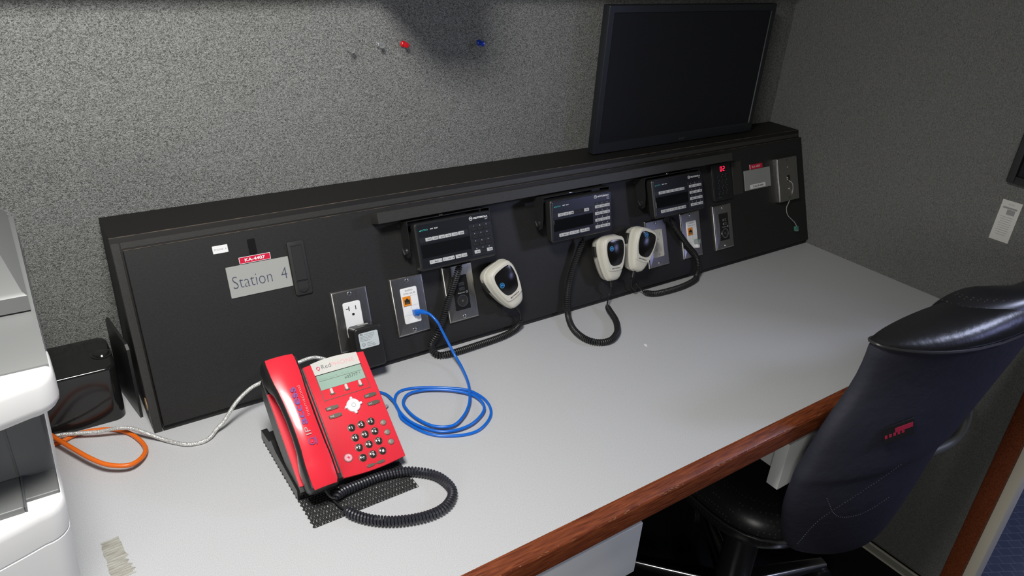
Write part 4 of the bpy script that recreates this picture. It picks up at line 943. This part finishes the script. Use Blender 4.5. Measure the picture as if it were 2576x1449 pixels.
# stitched seam lines across the shell
mb = MB()
for pts in ([(1.03, -.16), (1.07, -.215), (1.13, -.225), (1.19, -.20)], [(1.165, -.10), (1.10, -.15), (1.04, -.215), (1.02, -.29)]):
    P_ = even(catmull([(x, 0, z_) for x, z_ in pts], 8), .0055)
    for p in P_[::1]:
        xl_, xr_ = .985, 1.44; u_ = (p.x - (xl_ + xr_) / 2) / ((xr_ - xl_) / 2)
        th_ = .088 / 2 * (max(0, 1 - abs(u_) ** 2.8)) ** (1 / 2.8)
        y_ = yl(p.z) - .024 - .0253 * u_ - .03 * (1 - u_ * u_) - th_ - .0004
        mb.box(-.0012, .0012, -.0004, .0004, -.0004, .0004, 'stitch', .0001, T=q @ Tr(p.x, y_, p.z))
mb.build('stitching', ch)
# seat
SX, SY = 1.250, -.300
CX, CY = 1.205, -.345
mb = MB()
def seat_ring(z_, w_, d_): return [(SX + x * math.cos(YAW) - y * math.sin(YAW), SY + x * math.sin(YAW) + y * math.cos(YAW), z_) for x, y in sq(w_, d_, 32, 3.4)]
mb.rings([seat_ring(-.425, .36, .36), seat_ring(-.420, .44, .44), seat_ring(-.385, .475, .475), seat_ring(-.355, .48, .48), seat_ring(-.325, .46, .46), seat_ring(-.305, .41, .41), seat_ring(-.300, .28, .28)], 'perforated_leather', q); ob = mb.build('seat', ch, ang=80); subsurf(ob)
mb = MB(); sr = seat_ring(-.362, .486, .486); mb.tube([Vector(p) for p in sr] + [Vector(sr[0])], .003, 'piping', 8, q, closed=True)
mb.tube(catmull([(1.10, -.28, -.312), (1.12, -.36, -.308), (1.14, -.43, -.312), (1.15, -.47, -.325)], 6), .0035, 'piping', 8, q); mb.build('seat_piping', ch)
mb = MB(); mb.tube(catmull([(1.560, -.20, -.300), (1.575, -.22, -.160), (1.580, -.34, -.085), (1.575, -.48, -.092), (1.590, -.560, -.145), (1.600, -.578, -.200), (1.565, -.578, -.250), (1.470, -.56, -.262)], 8), .011, 'chair_plastic', 12, q); mb.build('armrest', ch)
mb = MB(); mb.cyl(.042, -.70, -.440, 'black_plastic', T=q @ Tr(CX, CY, 0)); mb.cyl(.020, -.72, -.60, 'black_gloss', T=q @ Tr(CX, CY, 0)); mb.build('gas_lift', ch)
mb = MB(); mb.box(CX - .10, CX + .10, CY - .11, CY + .08, -.455, -.422, 'black_plastic', .006, T=q); mb.build('tilt_mechanism', ch)
for k in range(5):
    a = math.radians(72 * k + 200); T = q @ Tr(CX, CY, 0) @ Rz(a)
    mb = MB(); mb.rings([[(.0, y, z_) for y, z_ in rr(.05, .05, .01, 0, -.725)], [(.16, y, z_) for y, z_ in rr(.042, .034, .01, 0, -.732)], [(.30, y, z_) for y, z_ in rr(.030, .022, .008, 0, -.740)]], 'chrome', T); leg = mb.build('base_leg', ch)
    mb = MB(); mb.cyl(.026, -.010, .010, 'black_plastic', T=T @ Tr(.295, .012, -.774) @ Rx(math.pi / 2), b=.003); mb.cyl(.026, -.010, .010, 'black_plastic', T=T @ Tr(.295, -.012, -.774) @ Rx(math.pi / 2), b=.003); mb.build('caster', leg)

# ------------------------------------------------------------------ lift everything so that the floor is at z = 0
for o in COL.objects:
    if o.parent is None and o.type in ('MESH', 'EMPTY'):
        M = o.matrix_basis.copy(); o.matrix_basis = Tr(0, 0, DZ) @ M
